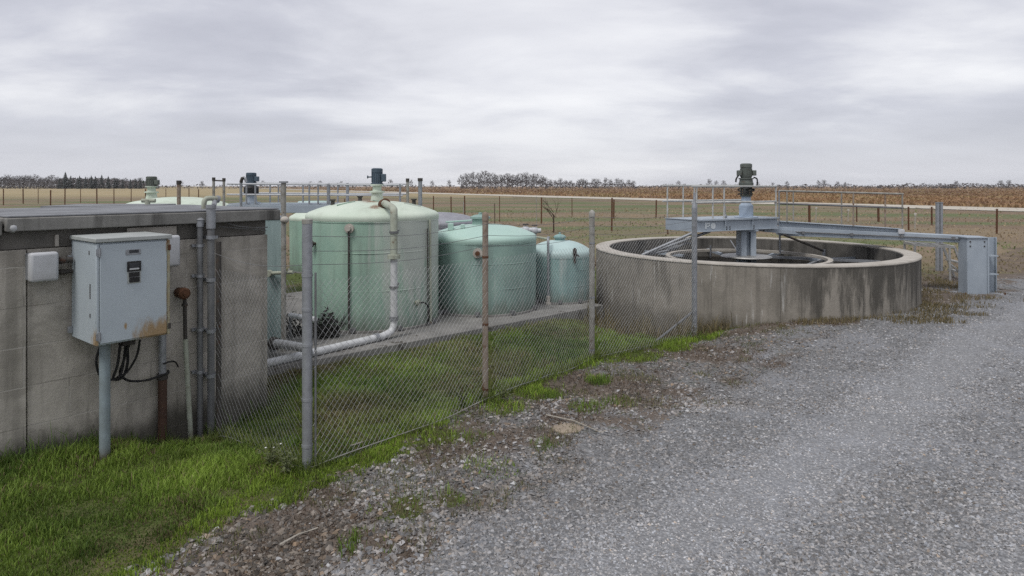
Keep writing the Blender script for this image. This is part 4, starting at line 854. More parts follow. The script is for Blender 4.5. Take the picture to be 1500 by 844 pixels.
# white stencil mark on the near end of the beam: a block with two dark holes and a round blot
za_, zb_ = 1.34, 1.445
mb.axbox(pf(.19, -.006, za_), ad * .035, an * .005, (0, 0, zb_ - za_)).axbox(pf(.226, -.006, zb_ - .03), ad * .08, an * .005, (0, 0, .03)).axbox(pf(.28, -.006, za_ + .045), ad * .026, an * .005, (0, 0, zb_ - .03 - za_ - .046)).axbox(pf(.226, -.006, za_ + .03), ad * .053, an * .005, (0, 0, .022))
c = pf(.385, -.001, 1.385); mb.tube([c, c - an * .005], .058, 16); mb.build('stencil_mark', M_PAINT, bg)
A2 = Vector((5.16, 12.66, 0)); B2 = Vector((8.62, 11.86, 0)); 
def rb(s, z): p = A2.lerp(B2, s); p.z = z; return p
bd = (B2 - A2).normalized(); bn = Vector((-bd.y, bd.x, 0))
def slab(s0, s1, zb0, zt0, zb1, zt1, n0, n1):
    p0, p1 = A2.lerp(B2, s0), A2.lerp(B2, s1); P = []
    for zz0, zz1 in ((zb0, zb1), (zt0, zt1)):
        P += [p0 + bn * n0 + Vector((0, 0, zz0)), p1 + bn * n0 + Vector((0, 0, zz1)), p1 + bn * n1 + Vector((0, 0, zz1)), p0 + bn * n1 + Vector((0, 0, zz0))]
    return P
MB().quadbox(slab(0, 1, 1.135, 1.305, 1.045, 1.165, 0, .35)).build('main_beam', M_STEELG, bg, .005)
mb = MB().quadbox(slab(0, .60, 1.307, 1.40, 1.226, 1.285, .05, .07)).quadbox(slab(0, .60, 1.402, 1.415, 1.287, 1.30, .0, .12)).quadbox(slab(0, .60, 1.307, 1.40, 1.226, 1.285, .55, .57)); mb.build('upper_channel', M_STEELG, bg, .002)
MB().quadbox(slab(0.01, .595, 1.35, 1.37, 1.25, 1.265, .072, .548)).build('deck', M_GALVD, bg)
MB().quadbox(slab(.585, .615, 1.195, 1.285, 1.20, 1.285, -.02, .16)).build('bracket', M_WHITE, bg, .01)
mb = MB(); mb.bar(pf(L - .1, .3, 1.25), rb(.1, 1.19) + bn * .15, .3, .07); mb.build('knuckle', M_STEELG, bg)
# pillar
pl = MB(); base = .15; px0 = Vector((K(1417) * 11.75, 11.75, 0)); w = K(1446) * 11.75 - K(1417) * 11.75
zT = zz(349, 11.8); pz = base - .05
pl.axbox((px0.x, 11.75, pz), (w, 0, 0), (0, .02, 0), (0, 0, zT - pz)); pl.axbox((px0.x, 11.772, pz), (.016, 0, 0), (0, .22, 0), (0, 0, zT - pz)); 
pl.axbox((px0.x + w + .001, 11.735, pz), (.03, 0, 0), (0, .05, 0), (0, 0, zT - pz)); pl.axbox((px0.x + w + .03, 12.02, pz), (.30, 0, 0), (0, .02, 0), (0, 0, zT - pz)); pl.axbox((px0.x + w + .331, 11.98, pz), (.016, 0, 0), (0, .05, 0), (0, 0, zT - pz))
pil = pl.build('pillar', M_STEELG, bg, .003)
for z in (zz(376, 11.8), zz(403, 11.8)): MB().axbox((px0.x + w - .0, 11.79, z), (.235, 0, 0), (0, .226, 0), (0, 0, .02)).build('stiffener', M_STEELG, bg)
MB().axbox((px0.x + .018, 12.0, pz), (w + .005, 0, 0), (0, .016, 0), (0, 0, zT - pz - .01)).build('back_plate', M_STEELG, bg)
MB().axbox((px0.x - .02, 11.73, zT + .002), (w + .02, 0, 0), (0, .30, 0), (0, 0, .02)).build('cap_plate', M_STEELG, bg, .003)
MB().axbox((px0.x - .12, 11.62, base - .03), (w + .45, 0, 0), (0, .45, 0), (0, 0, .035)).build('base_plate', M_GALV, bg, .004)
MB().tube([rb(.02, 1.22) - bn * .02, rb(.5, 1.165) - bn * .02, rb(.93, 1.115) - bn * .02], .011, 8).build('cable_conduit', M_GALVD, bg)
for q in (.12, .36, .6, .84):
    p = rb(q, 1.21 - .085 * q) - bn * .018; MB().box(p, (.05, .04, .05), math.atan2(bd.y, bd.x)).build('conduit_clip', M_GALVD, bg)
for zz_b in (zT - .06, zT - .14):
    for xx_b in (.05, w - .05): MB().disc((px0.x + xx_b, 11.75, zz_b), (0, -1, 0), .013, .012, 6).build('bolt', M_DKIRON, bg)
for xx_b in (-.08, w + .27): MB().tube([(px0.x + xx_b, 11.68, base), (px0.x + xx_b, 11.68, base + .04)], .014, 6).build('anchor_bolt', M_RUST, bg)
for a in (.72, .80, 1.42):
    for z in (zb + .03, zb + .07): MB().disc(pf(a, -.001, z), -an, .011, .012, 6).build('bolt', M_DKIRON, bg)
# column and disc under the platform
mb = MB(); cx, cy = TC.x, TC.y
mb.axbox((cx - .14, cy - .14, .5), (.10, 0, 0), (0, .28, 0), (0, 0, zb - .5)).axbox((cx + .04, cy - .14, .5), (.10, 0, 0), (0, .28, 0), (0, 0, zb - .5)).axbox((cx - .038, cy - .05, .5), (.076, 0, 0), (0, .1, 0), (0, 0, zb - .5)).box((cx, cy, zb - .02), (.34, .34, .03)); mb.build('column', M_STEELG, bg, .004)
MB().lathe(TC, [(0, .80), (.12, .80), (.44, .79), (.46, .77), (.44, .755), (0, .755)], 48).build('baffle_disc', M_ALU, bg)
# railings
M_RAIL = weathered('pale_rail_paint', (.50, .51, .50), (.36, .36, .34), 9, .6, .1, bump=.1, rust=(.2, .12, .07), rustscale=12, rustcut=(.62, .72))
def rail(pts, r=.0175, name='handrail', mat=None): return MB().tube(pts, r, 8).build(name, mat or M_RAIL, bg)
for n_, dz in ((.02, 0), (.76, .015)):
    rail([pf(-.1, n_, 2.085 + dz), pf(L, n_, 2.085 + dz)]); rail([pf(-.1, n_, 1.80 + dz), pf(L, n_, 1.80 + dz)])
    for a in (-.1, .40, .68, L - .02): rail([pf(max(a, .01), n_, zt), pf(max(a, .01), n_, 2.085 + dz)], .015, 'rail_post')
rail([rb(0, 2.0), rb(.61, 1.945)], mat=M_POST); rail([rb(0, 1.755), rb(.61, 1.685)], mat=M_GALVD)
rail([rb(0, 1.99) + bn * .55, rb(.58, 1.945) + bn * .55], mat=M_POSTR); rail([rb(0, 1.75) + bn * .55, rb(.58, 1.685) + bn * .55], mat=M_POSTR)
for s_, n_, m_ in ((.0, 0, M_GALV), (.04, 0, M_POST), (.37, .0, M_POSTR), (.605, 0, M_POST), (.57, .55, M_POSTR), (.1, .55, M_POST), (.35, .55, M_POST)):
    rail([rb(s_, 1.41 - .19 * s_) + bn * n_, rb(s_, 2.0 - .09 * s_) + bn * n_], .015, 'rail_post', m_)
# valve handle on platform
p = pf(.95, .25, 1.5); MB().tube([p, p + Vector((0, 0, .22))], .012, 8).ball(p + Vector((0, 0, .03)), .04, 10).build('grease_fitting', M_GALV, bg)

# drive unit
dv = thing('drive_unit', 'grey-green gear motor on a pale blue column above the concrete tank', 'motor', (cx, cy, zt))
zq = lambda py: zz(py, cy)
MB().lathe(TC, [(.21, zt + .016), (.21, zt + .03), (.128, zt + .035), (.128, zq(301)), (.10, zq(299)), (.085, zq(297)), (.085, zq(288))], 28).build('column', weathered('pale_blue_column', (.36, .43, .52), (.31, .375, .45), 4, .5, bump=.06), dv)
mb = MB(); mb.lathe(TC, [(.11, zq(288)), (.11, zq(286.5)), (.06, zq(286)), (.06, zq(275)), (.12, zq(274.5)), (.12, zq(272.8))], 24)
for i in range(6):
    q = i * math.pi / 3; mb.tube([(cx + .1 * math.cos(q), cy + .1 * math.sin(q), zq(288)), (cx + .1 * math.cos(q), cy + .1 * math.sin(q), zq(273))], .012, 6)
mb.build('coupling_cage', M_MOTORG, dv)
mb = MB()
for py, ph_ in ((284, 0.3), (280, 2.0), (277, 4.0)):
    mb.tube([(cx + .145 * math.cos(ph_ + j * .5), cy + .145 * math.sin(ph_ + j * .5), zq(py) + .012 * math.sin(j)) for j in range(11)], .012, 6)
mb.build('cable_coil', M_DARK, dv)
MB().lathe(TC, [(.13, zq(272.5)), (.135, zq(268)), (.125, zq(267.5)), (.115, zq(262.8)), (.135, zq(262.5)), (.135, zq(261))], 24).build('gearbox', M_MOTORG, dv)
mb = MB(); mb.lathe(TC, [(.095, zq(260.9)), (.1, zq(260)), (.1, zq(246)), (.108, zq(245.5)), (.108, zq(240.8)), (.08, zq(239.5)), (0, zq(239.5))], 24)
for i in range(16):
    q = i * math.pi / 8; mb.axbox(Vector((cx + math.cos(q) * .097, cy + math.sin(q) * .097, zq(259))), Vector((math.cos(q), math.sin(q), 0)) * .012, Vector((-math.sin(q), math.cos(q), 0)) * .007, (0, 0, zq(247) - zq(259)))
mb.build('motor', M_MOTORG, dv)
for s_ in (-1, 1): MB().box((cx + s_ * .135, cy - .02, zq(253.5)), (.07, .11, .10)).build('terminal_box', M_MOTORG, dv, .008)
MB().tube(bez([(cx - .15, cy - .02, zq(257)), (cx - .19, cy - .02, zq(262)), (cx - .20, cy - .02, zq(267))], 5), .016, 8).build('cable', M_DARK, dv); MB().tube(bez([(cx + .13, cy - .03, zq(260)), (cx + .19, cy - .03, zq(262)), (cx + .20, cy - .03, zq(268)), (cx + .19, cy - .03, zq(273))], 5), .014, 8).build('cable', M_DARK, dv)

# ------------------------------------------------------------------ work platform + posts at the right
t = thing('work_platform', 'old aluminium work platform with a leaning step frame beyond the concrete tank', 'steps', (8.6, 13.4, .1))
zt_ = zz(358.5, 13.4); a = Vector((K(1340) * 13.4, 13.4, zt_)); b = Vector((K(1398) * 13.4, 13.4, zt_ - .05)); nrm = Vector((.12, .55, 0))
MB().bar(a, b, .04, .05).bar(a + nrm, b + nrm, .04, .05).bar(a, a + nrm, .04, .05).bar(b, b + nrm, .04, .05).bar(a.lerp(b, .35), a.lerp(b, .35) + nrm, .03, .03).bar(a.lerp(b, .7), a.lerp(b, .7) + nrm, .03, .03).build('top_frame', M_ALU, t)
for p0, dx in ((b, .25), (b + nrm, .22), (b - Vector((.1, 0, 0)), -.02)): 
    g0 = GZ(p0.x + dx, p0.y); MB().bar(p0, Vector((p0.x + dx, p0.y - .05, g0)), .035, .045).build('leg', M_ALU, t)
for p0 in (a, a + nrm): MB().bar(p0, Vector((p0.x, p0.y, 0.0)), .035, .035).build('leg', M_ALU, t)
for q in (.42, .7): MB().bar(b + Vector((.25 * q, -.02, -q * .75)), b + nrm + Vector((.22 * q, 0, -q * .75)), .09, .03).build('tread', M_ALU, t)
MB().disc(b + Vector((.12, -.06, -.42)), (0, -1, 0), .075, .05, 14).build('hose_reel', M_DKIRON, t); MB().bar(b + Vector((-.08, -.02, -.35)), b + Vector((.2, -.04, -.62)), .03, .03).build('brace', M_ALU, t)
for px, lab in ((1373, 'galvanised post of a close pair beyond the bridge, the nearer to the tank'), (1378.5, 'galvanised post of a close pair beyond the bridge, the nearer to the pillar')):
    p = at(px, 15); t = thing('steel_post', lab, 'post', (p.x, p.y, 0), 0, 'paired galvanised posts'); MB().bar((p.x, p.y, -.05), (p.x, p.y, zz(297.5, 15)), .055, .055).build('shaft', M_GALV, t); MB().box((p.x, p.y, zz(297.5, 15) + .01), (.065, .065, .02)).build('cap', M_GALV, t)

# ------------------------------------------------------------------ chain link fence
cf = thing('chain_link_fence', 'galvanised chain link fence with round posts along the gravel verge', 'fence', FP[1])
spec_ = [(.022, 1.62, M_DKIRON), (.037, 1.85, M_GALV), (.029, 1.81, M_POSTR), (.033, 1.77, M_POST), (.037, 1.80, M_GALV)]
for i, (p, (r, h, m_)) in enumerate(zip(FP, spec_)):
    po = MB().tube([(p.x, p.y, -.3), (p.x, p.y, h)], r, 18).build('post', m_, cf)
    if i in (2, 3): MB().lathe(p, [(r * 1.12, h - .05), (r * 1.14, h), (r * .9, h + .02), (r * .4, h + .035), (0, h + .04)], 16).build('post_cap', m_, po)
    elif i == 1: MB().lathe(p, [(r * 1.05, h - .03), (r * 1.05, h), (r * .9, h + .004), (0, h + .004)], 18).build('post_cap', M_POST, po)
    elif i == 4: MB().lathe(p, [(r * 1.05, h - .02), (r * .95, h + .02), (r * .5, h + .07), (r * .45, h + .20), (0, h + .21)], 16).build('post_cap', m_, po)
    if i: 
        for z in ((1.43, 1.18, .92, .52, .18) if i == 1 else (1.40, .75, .12)): MB().tube([(p.x, p.y, z), (p.x, p.y, z + .02)], r * 1.09, 18).build('tie_band', M_GALV if i != 2 else M_RUST, po)
a = FP[1]; MB().tube([(a.x + .058, a.y + .01, .05), (a.x + .058, a.y + .01, 1.46)], .008, 8).build('tension_bar', M_GALVD, cf)
def topz(i, s): return (1.50, 1.50, 1.48, 1.46)[i] - .05 * math.sin(math.pi * s)
for i in range(4):
    A_, B_ = FP[i], FP[i + 1]; d = (B_ - A_); Ln = d.length; d = d / Ln; nn_ = Vector((d.y, -d.x, 0)); off = .02 + spec_[min(i + 1, 4)][0] * .6
    u0, u1 = (.02, Ln); zb_ = .02; ht = 1.5; pitch = .054
    for fam in (1, -1):
        mb = MB(); kmin = int(-ht / pitch) - 2 if fam == 1 else 0; kmax = int((Ln + (0 if fam == 1 else ht)) / pitch) + 2
        for kx in range(kmin, kmax):
            pts_ = []
            for j in range(15):
                z = zb_ + (ht - zb_) * j / 14; u_ = kx * pitch + fam * (z - zb_) * .92
                if u_ < u0 or u_ > u1: continue
                s = u_ / Ln; gg = GZ(A_.x + d.x * u_, A_.y + d.y * u_)
                if z > topz(i, s): continue
                wv = .018 * math.sin(u_ * 5 + z * 3 + i) * math.sin(math.pi * s) + .010 * math.sin(z * 9 + u_ * 2)
                zz_ = z + gg * (1 - z / ht)
                pts_.append(A_ + d * u_ + nn_ * (off + wv + fam * .0016) + Vector((0, 0, zz_)))
            if len(pts_) > 1: mb.tube(pts_, .00118, 3, False)
        mb.build('wire_mesh', M_MESH, cf)
    for z in (1.52, 1.62, 1.73):
        if i == 0 and z > 1.6: continue
        MB().tube([A_ + d * (Ln * q) + nn_ * (off - .01) + Vector((0, 0, z - .05 * math.sin(math.pi * q))) for q in np.linspace(0, 1, 9)], .0022, 4).build('strand', M_GALVD, cf)
    MB().tube([A_ + d * (Ln * q) + nn_ * (off + .012) + Vector((0, 0, .045 + GZ(A_.x + d.x * Ln * q, A_.y + d.y * Ln * q) + .012 * math.sin(q * 7))) for q in np.linspace(0, 1, 9)], (.0045, .003, .002, .002)[max(i - 1, 0)] if i else .002, 6).build('bottom_wire', M_POST if i == 1 else M_MESH, cf)
br0 = FP[4] + Vector((-.02, .02, .33)); br1 = FP[3].lerp(FP[4], .60) + Vector((-.0, .1, .02)); MB().tube([br0, br1], .016, 8).build('brace', M_GALVD, cf)

# ------------------------------------------------------------------ field fences
def field_fence(lst, label, wires=3, r=.035, mats=(M_RUST,), zt_=None):
    P = [(gpt(px, pb), pt) for px, pt, pb in lst]
    t = thing('wire_fence', label, 'fence', (P[0][0][0], P[0][0][1], 0)); tops = []
    for i, ((x, y), pt) in enumerate(P):
        h = zz(pt, y); rr = r * (1 + .3 * math.sin(i * 2.3)); g0 = GZ(x, y); MB().bar((x, y, g0 - .2), (x + .02 * math.sin(i * 5), y, h), rr * 1.4, rr * 1.4).build('post', mats[i % len(mats)], t); tops.append((x, y, g0, h))
    for (a, b) in zip(tops[:-1], tops[1:]):
        mb = MB()
        for q in [(k + 1) / (wires + .3) for k in range(wires)]: mb.tube([(a[0], a[1], a[2] + (a[3] - a[2]) * q), (b[0], b[1], b[2] + (b[3] - b[2]) * q)], .0035, 3, False)
        mb.build('wire', M_GALVD, t)
field_fence([(5, 277, 301), (34, 277, 299), (56, 276, 299), (74, 278.5, 304), (95, 276, 303), (118, 277, 298), (142, 276, 300), (167, 277, 302), (192, 277, 299), (213, 277, 298), (243, 276, 297), (277, 276, 296), (291, 277, 296)], 'long rusty wire fence across the pasture behind the pump house', r=.05)
field_fence([(635, 287, 317), (681, 287, 321), (732, 287, 326), (793, 289, 328), (896, 290, 339), (978, 301, 344), (1186, 301, 341), (1331, 303, 338), (1460, 306, 343)], 'rusty wire fence crossing the pasture behind the concrete tank', r=.045)
field_fence([(505, 291, 308), (661, 288, 312), (838, 290, 318), (899, 292, 322), (961, 293, 320), (1255, 300, 326), (1287, 303, 326), (1365, 303, 330)], 'farther wire fence with dark stubby posts below the country road', r=.05)
field_fence([(679, 295, 331), (725, 298, 338), (786, 288, 345)], 'short yard fence of pale grey posts behind the sea green tank', r=.03, mats=(M_POST, M_WOOD, M_POST))
for px, pt, pb, lab in ((1195, 304, 326, 'small pale marker stake under the bridge railing near the clarifier drive'), (1242, 307, 326, 'small pale marker stake halfway along the bridge railing'), (1340, 313, 336, 'small pale marker stake close to the paired galvanised posts')):
    x, y = gpt(px, pb); t = thing('marker_stake', lab, 'stake', (x, y, GZ(x, y)), 0, 'pale stakes in the pasture'); MB().bar((x, y, GZ(x, y) - .1), (x + .03, y, zz(pt, y)), .06, .04).build('stake', M_STICK, t); MB().box((x + .03, y, zz(pt, y) - .03), (.07, .05, .10)).build('stake_head', M_PETAL, t)

# ------------------------------------------------------------------ plants and small finds
def twigs(mb, p, dirv, ln, r, depth, spread=.6, rnd=random):
    q = p + dirv * ln; mb.tube([p, p.lerp(q, .5) + Vector((rnd.uniform(-1, 1), rnd.uniform(-1, 1), 0)) * ln * .06, q], [r, r * .8, r * .6], 4 if r > .01 else 3, False)
    if depth <= 0: return
    for k in range(rnd.choice((2, 3, 3))):
        dv_ = (dirv + Vector((rnd.uniform(-1, 1), rnd.uniform(-1, 1), rnd.uniform(-.4, .7))) * spread).normalized(); twigs(mb, p.lerp(q, rnd.uniform(.5, 1)), dv_, ln * rnd.uniform(.55, .85), r * .6, depth - 1, spread, rnd)
x, y = gpt(811, 341); t = thing('sapling', 'bare brown sapling behind the small blue-green tank', 'sapling', (x, y, GZ(x, y)))
mb = MB(); mb.tube([(x, y, -.1), (x, y, .8)], [.04, .03], 6); mb.build('trunk', M_TWIG, t); mb = MB(); [twigs(mb, Vector((x, y, .5 + .1 * k)), Vector((random.uniform(-.9, .9), random.uniform(-.6, .6), .8)).normalized(), .45, .014, 3) for k in range(5)]; mb.build('crown', M_TWIG, t)
def brush(px, Y, w, h, label, n=26, m_=M_TWIG, leaf=None, z0=None):
    p = at(px, Y); z = GZ(p.x, p.y) if z0 is None else z0; t = thing('dead_brush', label, 'brush', (p.x, p.y, z)); mb = MB(); rnd = random.Random(int(px))
    for k in range(n): twigs(mb, Vector((p.x + rnd.uniform(-w, w) * .6, p.y + rnd.uniform(-w, w) * .5, z)), Vector((rnd.uniform(-.9, .9), rnd.uniform(-.9, .9), rnd.uniform(.4, 1.1))).normalized(), h * .45, .008, 2, .8, rnd)
    mb.build('twigs', m_, t)
    if leaf:
        mb = MB()
        for k in range(leaf):
            a = rnd.uniform(0, 6.28); rr = rnd.random() ** .5; c = Vector((p.x + math.cos(a) * rr * w, p.y + math.sin(a) * rr * w, z + h * rnd.random() * (1.05 - .6 * rr))); s = rnd.uniform(.02, .045)
            d1 = Vector((rnd.uniform(-1, 1), rnd.uniform(-1, 1), rnd.uniform(-1, 1))).normalized() * s; d2 = Vector((rnd.uniform(-1, 1), rnd.uniform(-1, 1), rnd.uniform(-1, 1))).normalized() * s; b = len(mb.v); mb.v += [c, c + d1, c + d1 * .6 + d2, c + d2 * .8]; mb.f.append([b, b + 1, b + 2, b + 3])
        mb.build('leaves', M_BLACKL, t)
brush(478, 8.75, .16, .42, 'blackish dead shrub at the foot of the largest green tank', 16, M_BLACKL, 520, .08)
brush(430, 8.9, .2, .35, 'blackish dead shrub behind the nearest fence post', 14, M_BLACKL, 420, .06)
brush(806, 15.5, .75, .5, 'low tangle of dead brush behind the small blue-green tank', 40)
brush(860, 16.2, .8, .4, 'low tangle of dead brush left of the concrete tank rim', 34)
brush(765, 15.2, .5, .4, 'low tangle of dead brush behind the sea green tank', 26)
def weed(px, py, h, label, flower=True, seed=3):
    x, y = gpt(px, py); z = GZ(x, y); rnd = random.Random(seed); t = thing('flowering_weed', label, 'weed', (x, y, z), 0, 'weeds along the fence'); mb = MB(); heads = []
    for k in range(9):
        a = rnd.uniform(0, 6.28); ln = h * rnd.uniform(.5, 1); e = Vector((x + math.cos(a) * ln * .4, y + math.sin(a) * ln * .4, z + ln)); mb.tube(bez([(x, y, z - .02), (x + math.cos(a) * ln * .12, y + math.sin(a) * ln * .12, z + ln * .6), e], 3), .003, 4); heads.append(e)
    mb.build('stems', M_STEM, t); mb = MB()
    for e in heads:
        for k in range(5):
            d1 = Vector((rnd.uniform(-1, 1), rnd.uniform(-1, 1), rnd.uniform(-.4, .6))).normalized() * .04; c = Vector((x, y, z)).lerp(e, rnd.uniform(.3, .95)); b = len(mb.v); s = d1.cross(Vector((0, 0, 1))) * .3; mb.v += [c, c + d1 * .5 + s, c + d1, c + d1 * .5 - s]; mb.f.append([b, b + 1, b + 2, b + 3])
    mb.build('leaves', M_STEM, t)
    if flower:
        mb = MB()
        for e in heads[:3]: mb.ball(e, .008, 6, .6)
        mb.build('flower_heads', M_PETAL, t)
weed(396, 690, .26, 'straggly white-flowered weed against the chain link left of the nearest post', True, 4); weed(676, 598, .2, 'pale thin weed at the foot of the rust stained fence post', False, 5); weed(420, 700, .2, 'dark leafy weed at the foot of the nearest fence post', False, 6); weed(735, 592, .22, 'thin green weed just right of the rust stained fence post', False, 8)
def lumps(x, y, r, sz, label, m_, name='flat_rock'):
    z = GZ(x, y); mb = MB(); rnd = random.Random(int(x * 100)); mb.lathe((x, y, z), [(r, -.02), (r * .95, r * sz * .5), (r * .6, r * sz), (0, r * sz * 1.05)], 14, dent=lambda q, zz_: .16 * math.sin(2 * q + 1) + .08 * math.sin(5 * q)); o = mb.build(name, m_); tag(o, label, 'rock')
x, y = gpt(833, 629); lumps(x, y, .13, .16, 'pale sandy rock bedded in the verge', M_SAND)
for (p, q, lab) in (((410, 806), (452, 788), 'bleached stick lying on the near gravel verge'), ((800, 612), (880, 640), 'thin grey twig lying among litter by the pale rock'), ((515, 655), (560, 640), 'short bleached stick lying beside the fence foot')):
    a = gpt(*p); b = gpt(*q); za_, zb_ = GZ(*a) + .025, GZ(*b) + .025; m3 = ((a[0] + b[0]) / 2 + .02, (a[1] + b[1]) / 2 + .02); mb = MB().tube([(a[0], a[1], za_), (m3[0], m3[1], GZ(*m3) + .035), (b[0], b[1], zb_)], [.006, .005, .003], 6)
    mb.tube([(b[0], b[1], zb_), (b[0] + .05, b[1] + .02, zb_ + .01)], .004, 5); tag(mb.build('stick', M_STICK), lab, 'stick')

# ------------------------------------------------------------------ trees on the skyline
def bare_mesh(seed, h=9.6):
    rnd = random.Random(seed); mb = MB(); mb.tube([(0, 0, -.5), (.08, 0, h * .3), (-.06, .08, h * .6), (.05, 0, h * .86)], [.26, .19, .11, .04], 6)
    def grow(p, d_, ln, r, dep):
        q = p + d_ * ln; mb.tube([p, q], [r, r * .6], 3, False)
        if dep == 0: return
        for k in range(4 if dep > 1 else 5):
            dd = (d_ + Vector((rnd.uniform(-1, 1), rnd.uniform(-1, 1), rnd.uniform(-.45, .85))) * .85).normalized(); grow(p.lerp(q, rnd.uniform(.3, 1)), dd, ln * rnd.uniform(.42, .68), max(r * .55, .02), dep - 1)
    for k in range(22):
        zf = .2 + .62 * (k + rnd.random()) / 22; a = k * 2.4 + rnd.uniform(-.4, .4); el = .35 + 1.1 * max(zf - .2, 0) + rnd.uniform(-.15, .2); ln = h * (.34 - .28 * max(zf - .35, 0)) * rnd.uniform(.75, 1.1)
        grow(Vector((0, 0, h * zf)), Vector((math.cos(a) * math.cos(el), math.sin(a) * math.cos(el), math.sin(el))), ln, .075, 3)
    o = mb.build('bare_tree', M_BARK); me = o.data; bpy.data.objects.remove(o); return me
BARE = [bare_mesh(s) for s in (1, 2, 3, 4)]
def pine_mesh(seed, h=11.0):
    rnd = random.Random(seed); mb = MB(); mb.tube([(0, 0, -.5), (0, 0, h)], [.22, .03], 6); b0 = len(mb.v)
    for i in range(360):
        q = rnd.random() ** .8; z = h * (.04 + .88 * q); R = (h * .33) * (1 - q) ** .75 + .2; a = rnd.uniform(0, 6.28); l = R * rnd.uniform(.5, 1.05); c, s = math.cos(a), math.sin(a); w_ = .25 + .3 * (1 - q); b = len(mb.v)
        mb.v += [Vector((0, 0, z + .2)), Vector((c * l * .6 - s * w_, s * l * .6 + c * w_, z - .12 * l)), Vector((c * l, s * l, z - .3 * l)), Vector((c * l * .6 + s * w_, s * l * .6 - c * w_, z - .12 * l))]; mb.f.append([b, b + 1, b + 2, b + 3])
    o = mb.build('pine_tree', M_PINE); me = o.data; bpy.data.objects.remove(o); return me
PINE = [pine_mesh(s) for s in (1, 2, 3)]
def put(me, name, px, Y, hpx, base_h, label, cat, group):
    x = K(px) * Y; s = (hpx / F * Y + 2.2) / max(v.co.z for v in me.vertices); o = bpy.data.objects.new(name, me); COL.objects.link(o); o.location = (x, Y, GZ(x, Y) - .1); o.rotation_euler = (0, 0, random.uniform(0, 6.28)); o.scale = (s * random.uniform(.9, 1.1), s * random.uniform(.9, 1.1), s); tag(o, label, cat, group)
rt = random.Random(5)
for px, hp in ((88, 12), (95, 21), (103, 19), (112, 16), (119, 18), (127, 17), (134, 15), (141, 14), (150, 18), (158, 14), (166, 14), (173, 13), (181, 13), (190, 12), (199, 12), (207, 11)):
    put(rt.choice(PINE), 'pine_tree', px + rt.uniform(-2.5, 2.5), 430 + rt.uniform(-15, 15), hp * rt.uniform(.8, 1.08), 11, 'dark pine in the close row on the far left skyline', 'tree', 'pines on the skyline')
for px in list(range(-20, 100, 6)) + list(range(96, 232, 11)):
    put(rt.choice(BARE), 'bare_tree', px + rt.uniform(-2, 2), 450 + rt.uniform(-20, 40), rt.uniform(12, 17.5) if px < 90 else rt.uniform(9, 13), 9.6, 'bare grey tree in the long wood beside the dark pines', 'tree', 'bare trees of the long wood')
for px, hp in ((676, 17), (684, 20), (692, 22), (701, 20), (709, 23), (718, 20), (726, 19), (734, 17), (743, 19), (750, 17), (758, 19), (765, 20), (771, 21), (779, 18), (786, 19), (794, 16), (799, 13)):
    put(rt.choice(BARE), 'bare_tree', px, 400 + rt.uniform(-12, 30), hp, 9.6, 'bare grey tree in the tall grove above the tanks', 'tree', 'bare trees of the tall grove')
for px, hp in ((806, 10), (813, 9), (821, 12), (829, 9), (836, 8), (848, 10), (853, 11), (858, 10), (870, 11), (876, 11), (887, 13), (894, 10), (904, 11), (910, 10), (921, 9), (928, 8)):
    put(rt.choice(BARE), 'bare_tree', px, 430 + rt.uniform(-12, 30), hp, 9.6, 'low bare tree in the thinning line right of the tall grove', 'tree', 'bare trees of the thinning line')
for px, hp, lab in ((265, 8, 'lone bare tree on the skyline above the rusty brown post'), (296, 7, 'lone bare tree on the skyline between the rusty post and vent pipes'), (385, 8, 'lone bare tree on the skyline right of the dark catwalk motor'), (455, 7, 'left bare tree of a small pair above the catwalk railing'), (469, 8, 'right bare tree of a small pair above the catwalk railing'), (500, 7, 'lone bare tree between the catwalk and the tallest mixer motor'),
                    (572, 10, 'bare tree beside the terminal box of the tallest mixer motor'), (602, 9, 'bare tree behind the slim upright overflow pipe'), (633, 8, 'small bare tree right of the thicker overflow pipe'), (658, 9, 'small bare tree just left of the tall grove'),
                    (994, 8, 'lone bare tree left of the clarifier railing'), (1039, 11, 'round bare tree left of the grey-green drive motor'), (1049, 8, 'smaller bare tree touching the round one by the drive motor'), (1060, 8, 'small bare tree close to the drive motor'), (1110, 6, 'low bare tree close right of the drive motor'), (1132, 5, 'low bare tree between the drive motor and the bridge railing'), (1153, 7, 'bare tree above the start of the bridge railing'),
                    (1199, 9, 'left bare tree of a clear pair over the bridge railing'), (1207, 9, 'right bare tree of a clear pair over the bridge railing'), (1227, 7, 'bare tree left of a faint pair over the bridge railing'), (1238, 6, 'bare tree right of a faint pair over the bridge railing'), (1401, 8, 'lone round bare tree beyond the paired galvanised posts'), (1466, 8, 'left bare tree of the last pair on the far skyline'), (1478, 9, 'right bare tree of the last pair on the far skyline')):
    put(rt.choice(BARE), 'bare_tree', px, 470 + rt.uniform(-20, 40), hp, 9.6, lab, 'tree', 'scattered trees on the skyline')
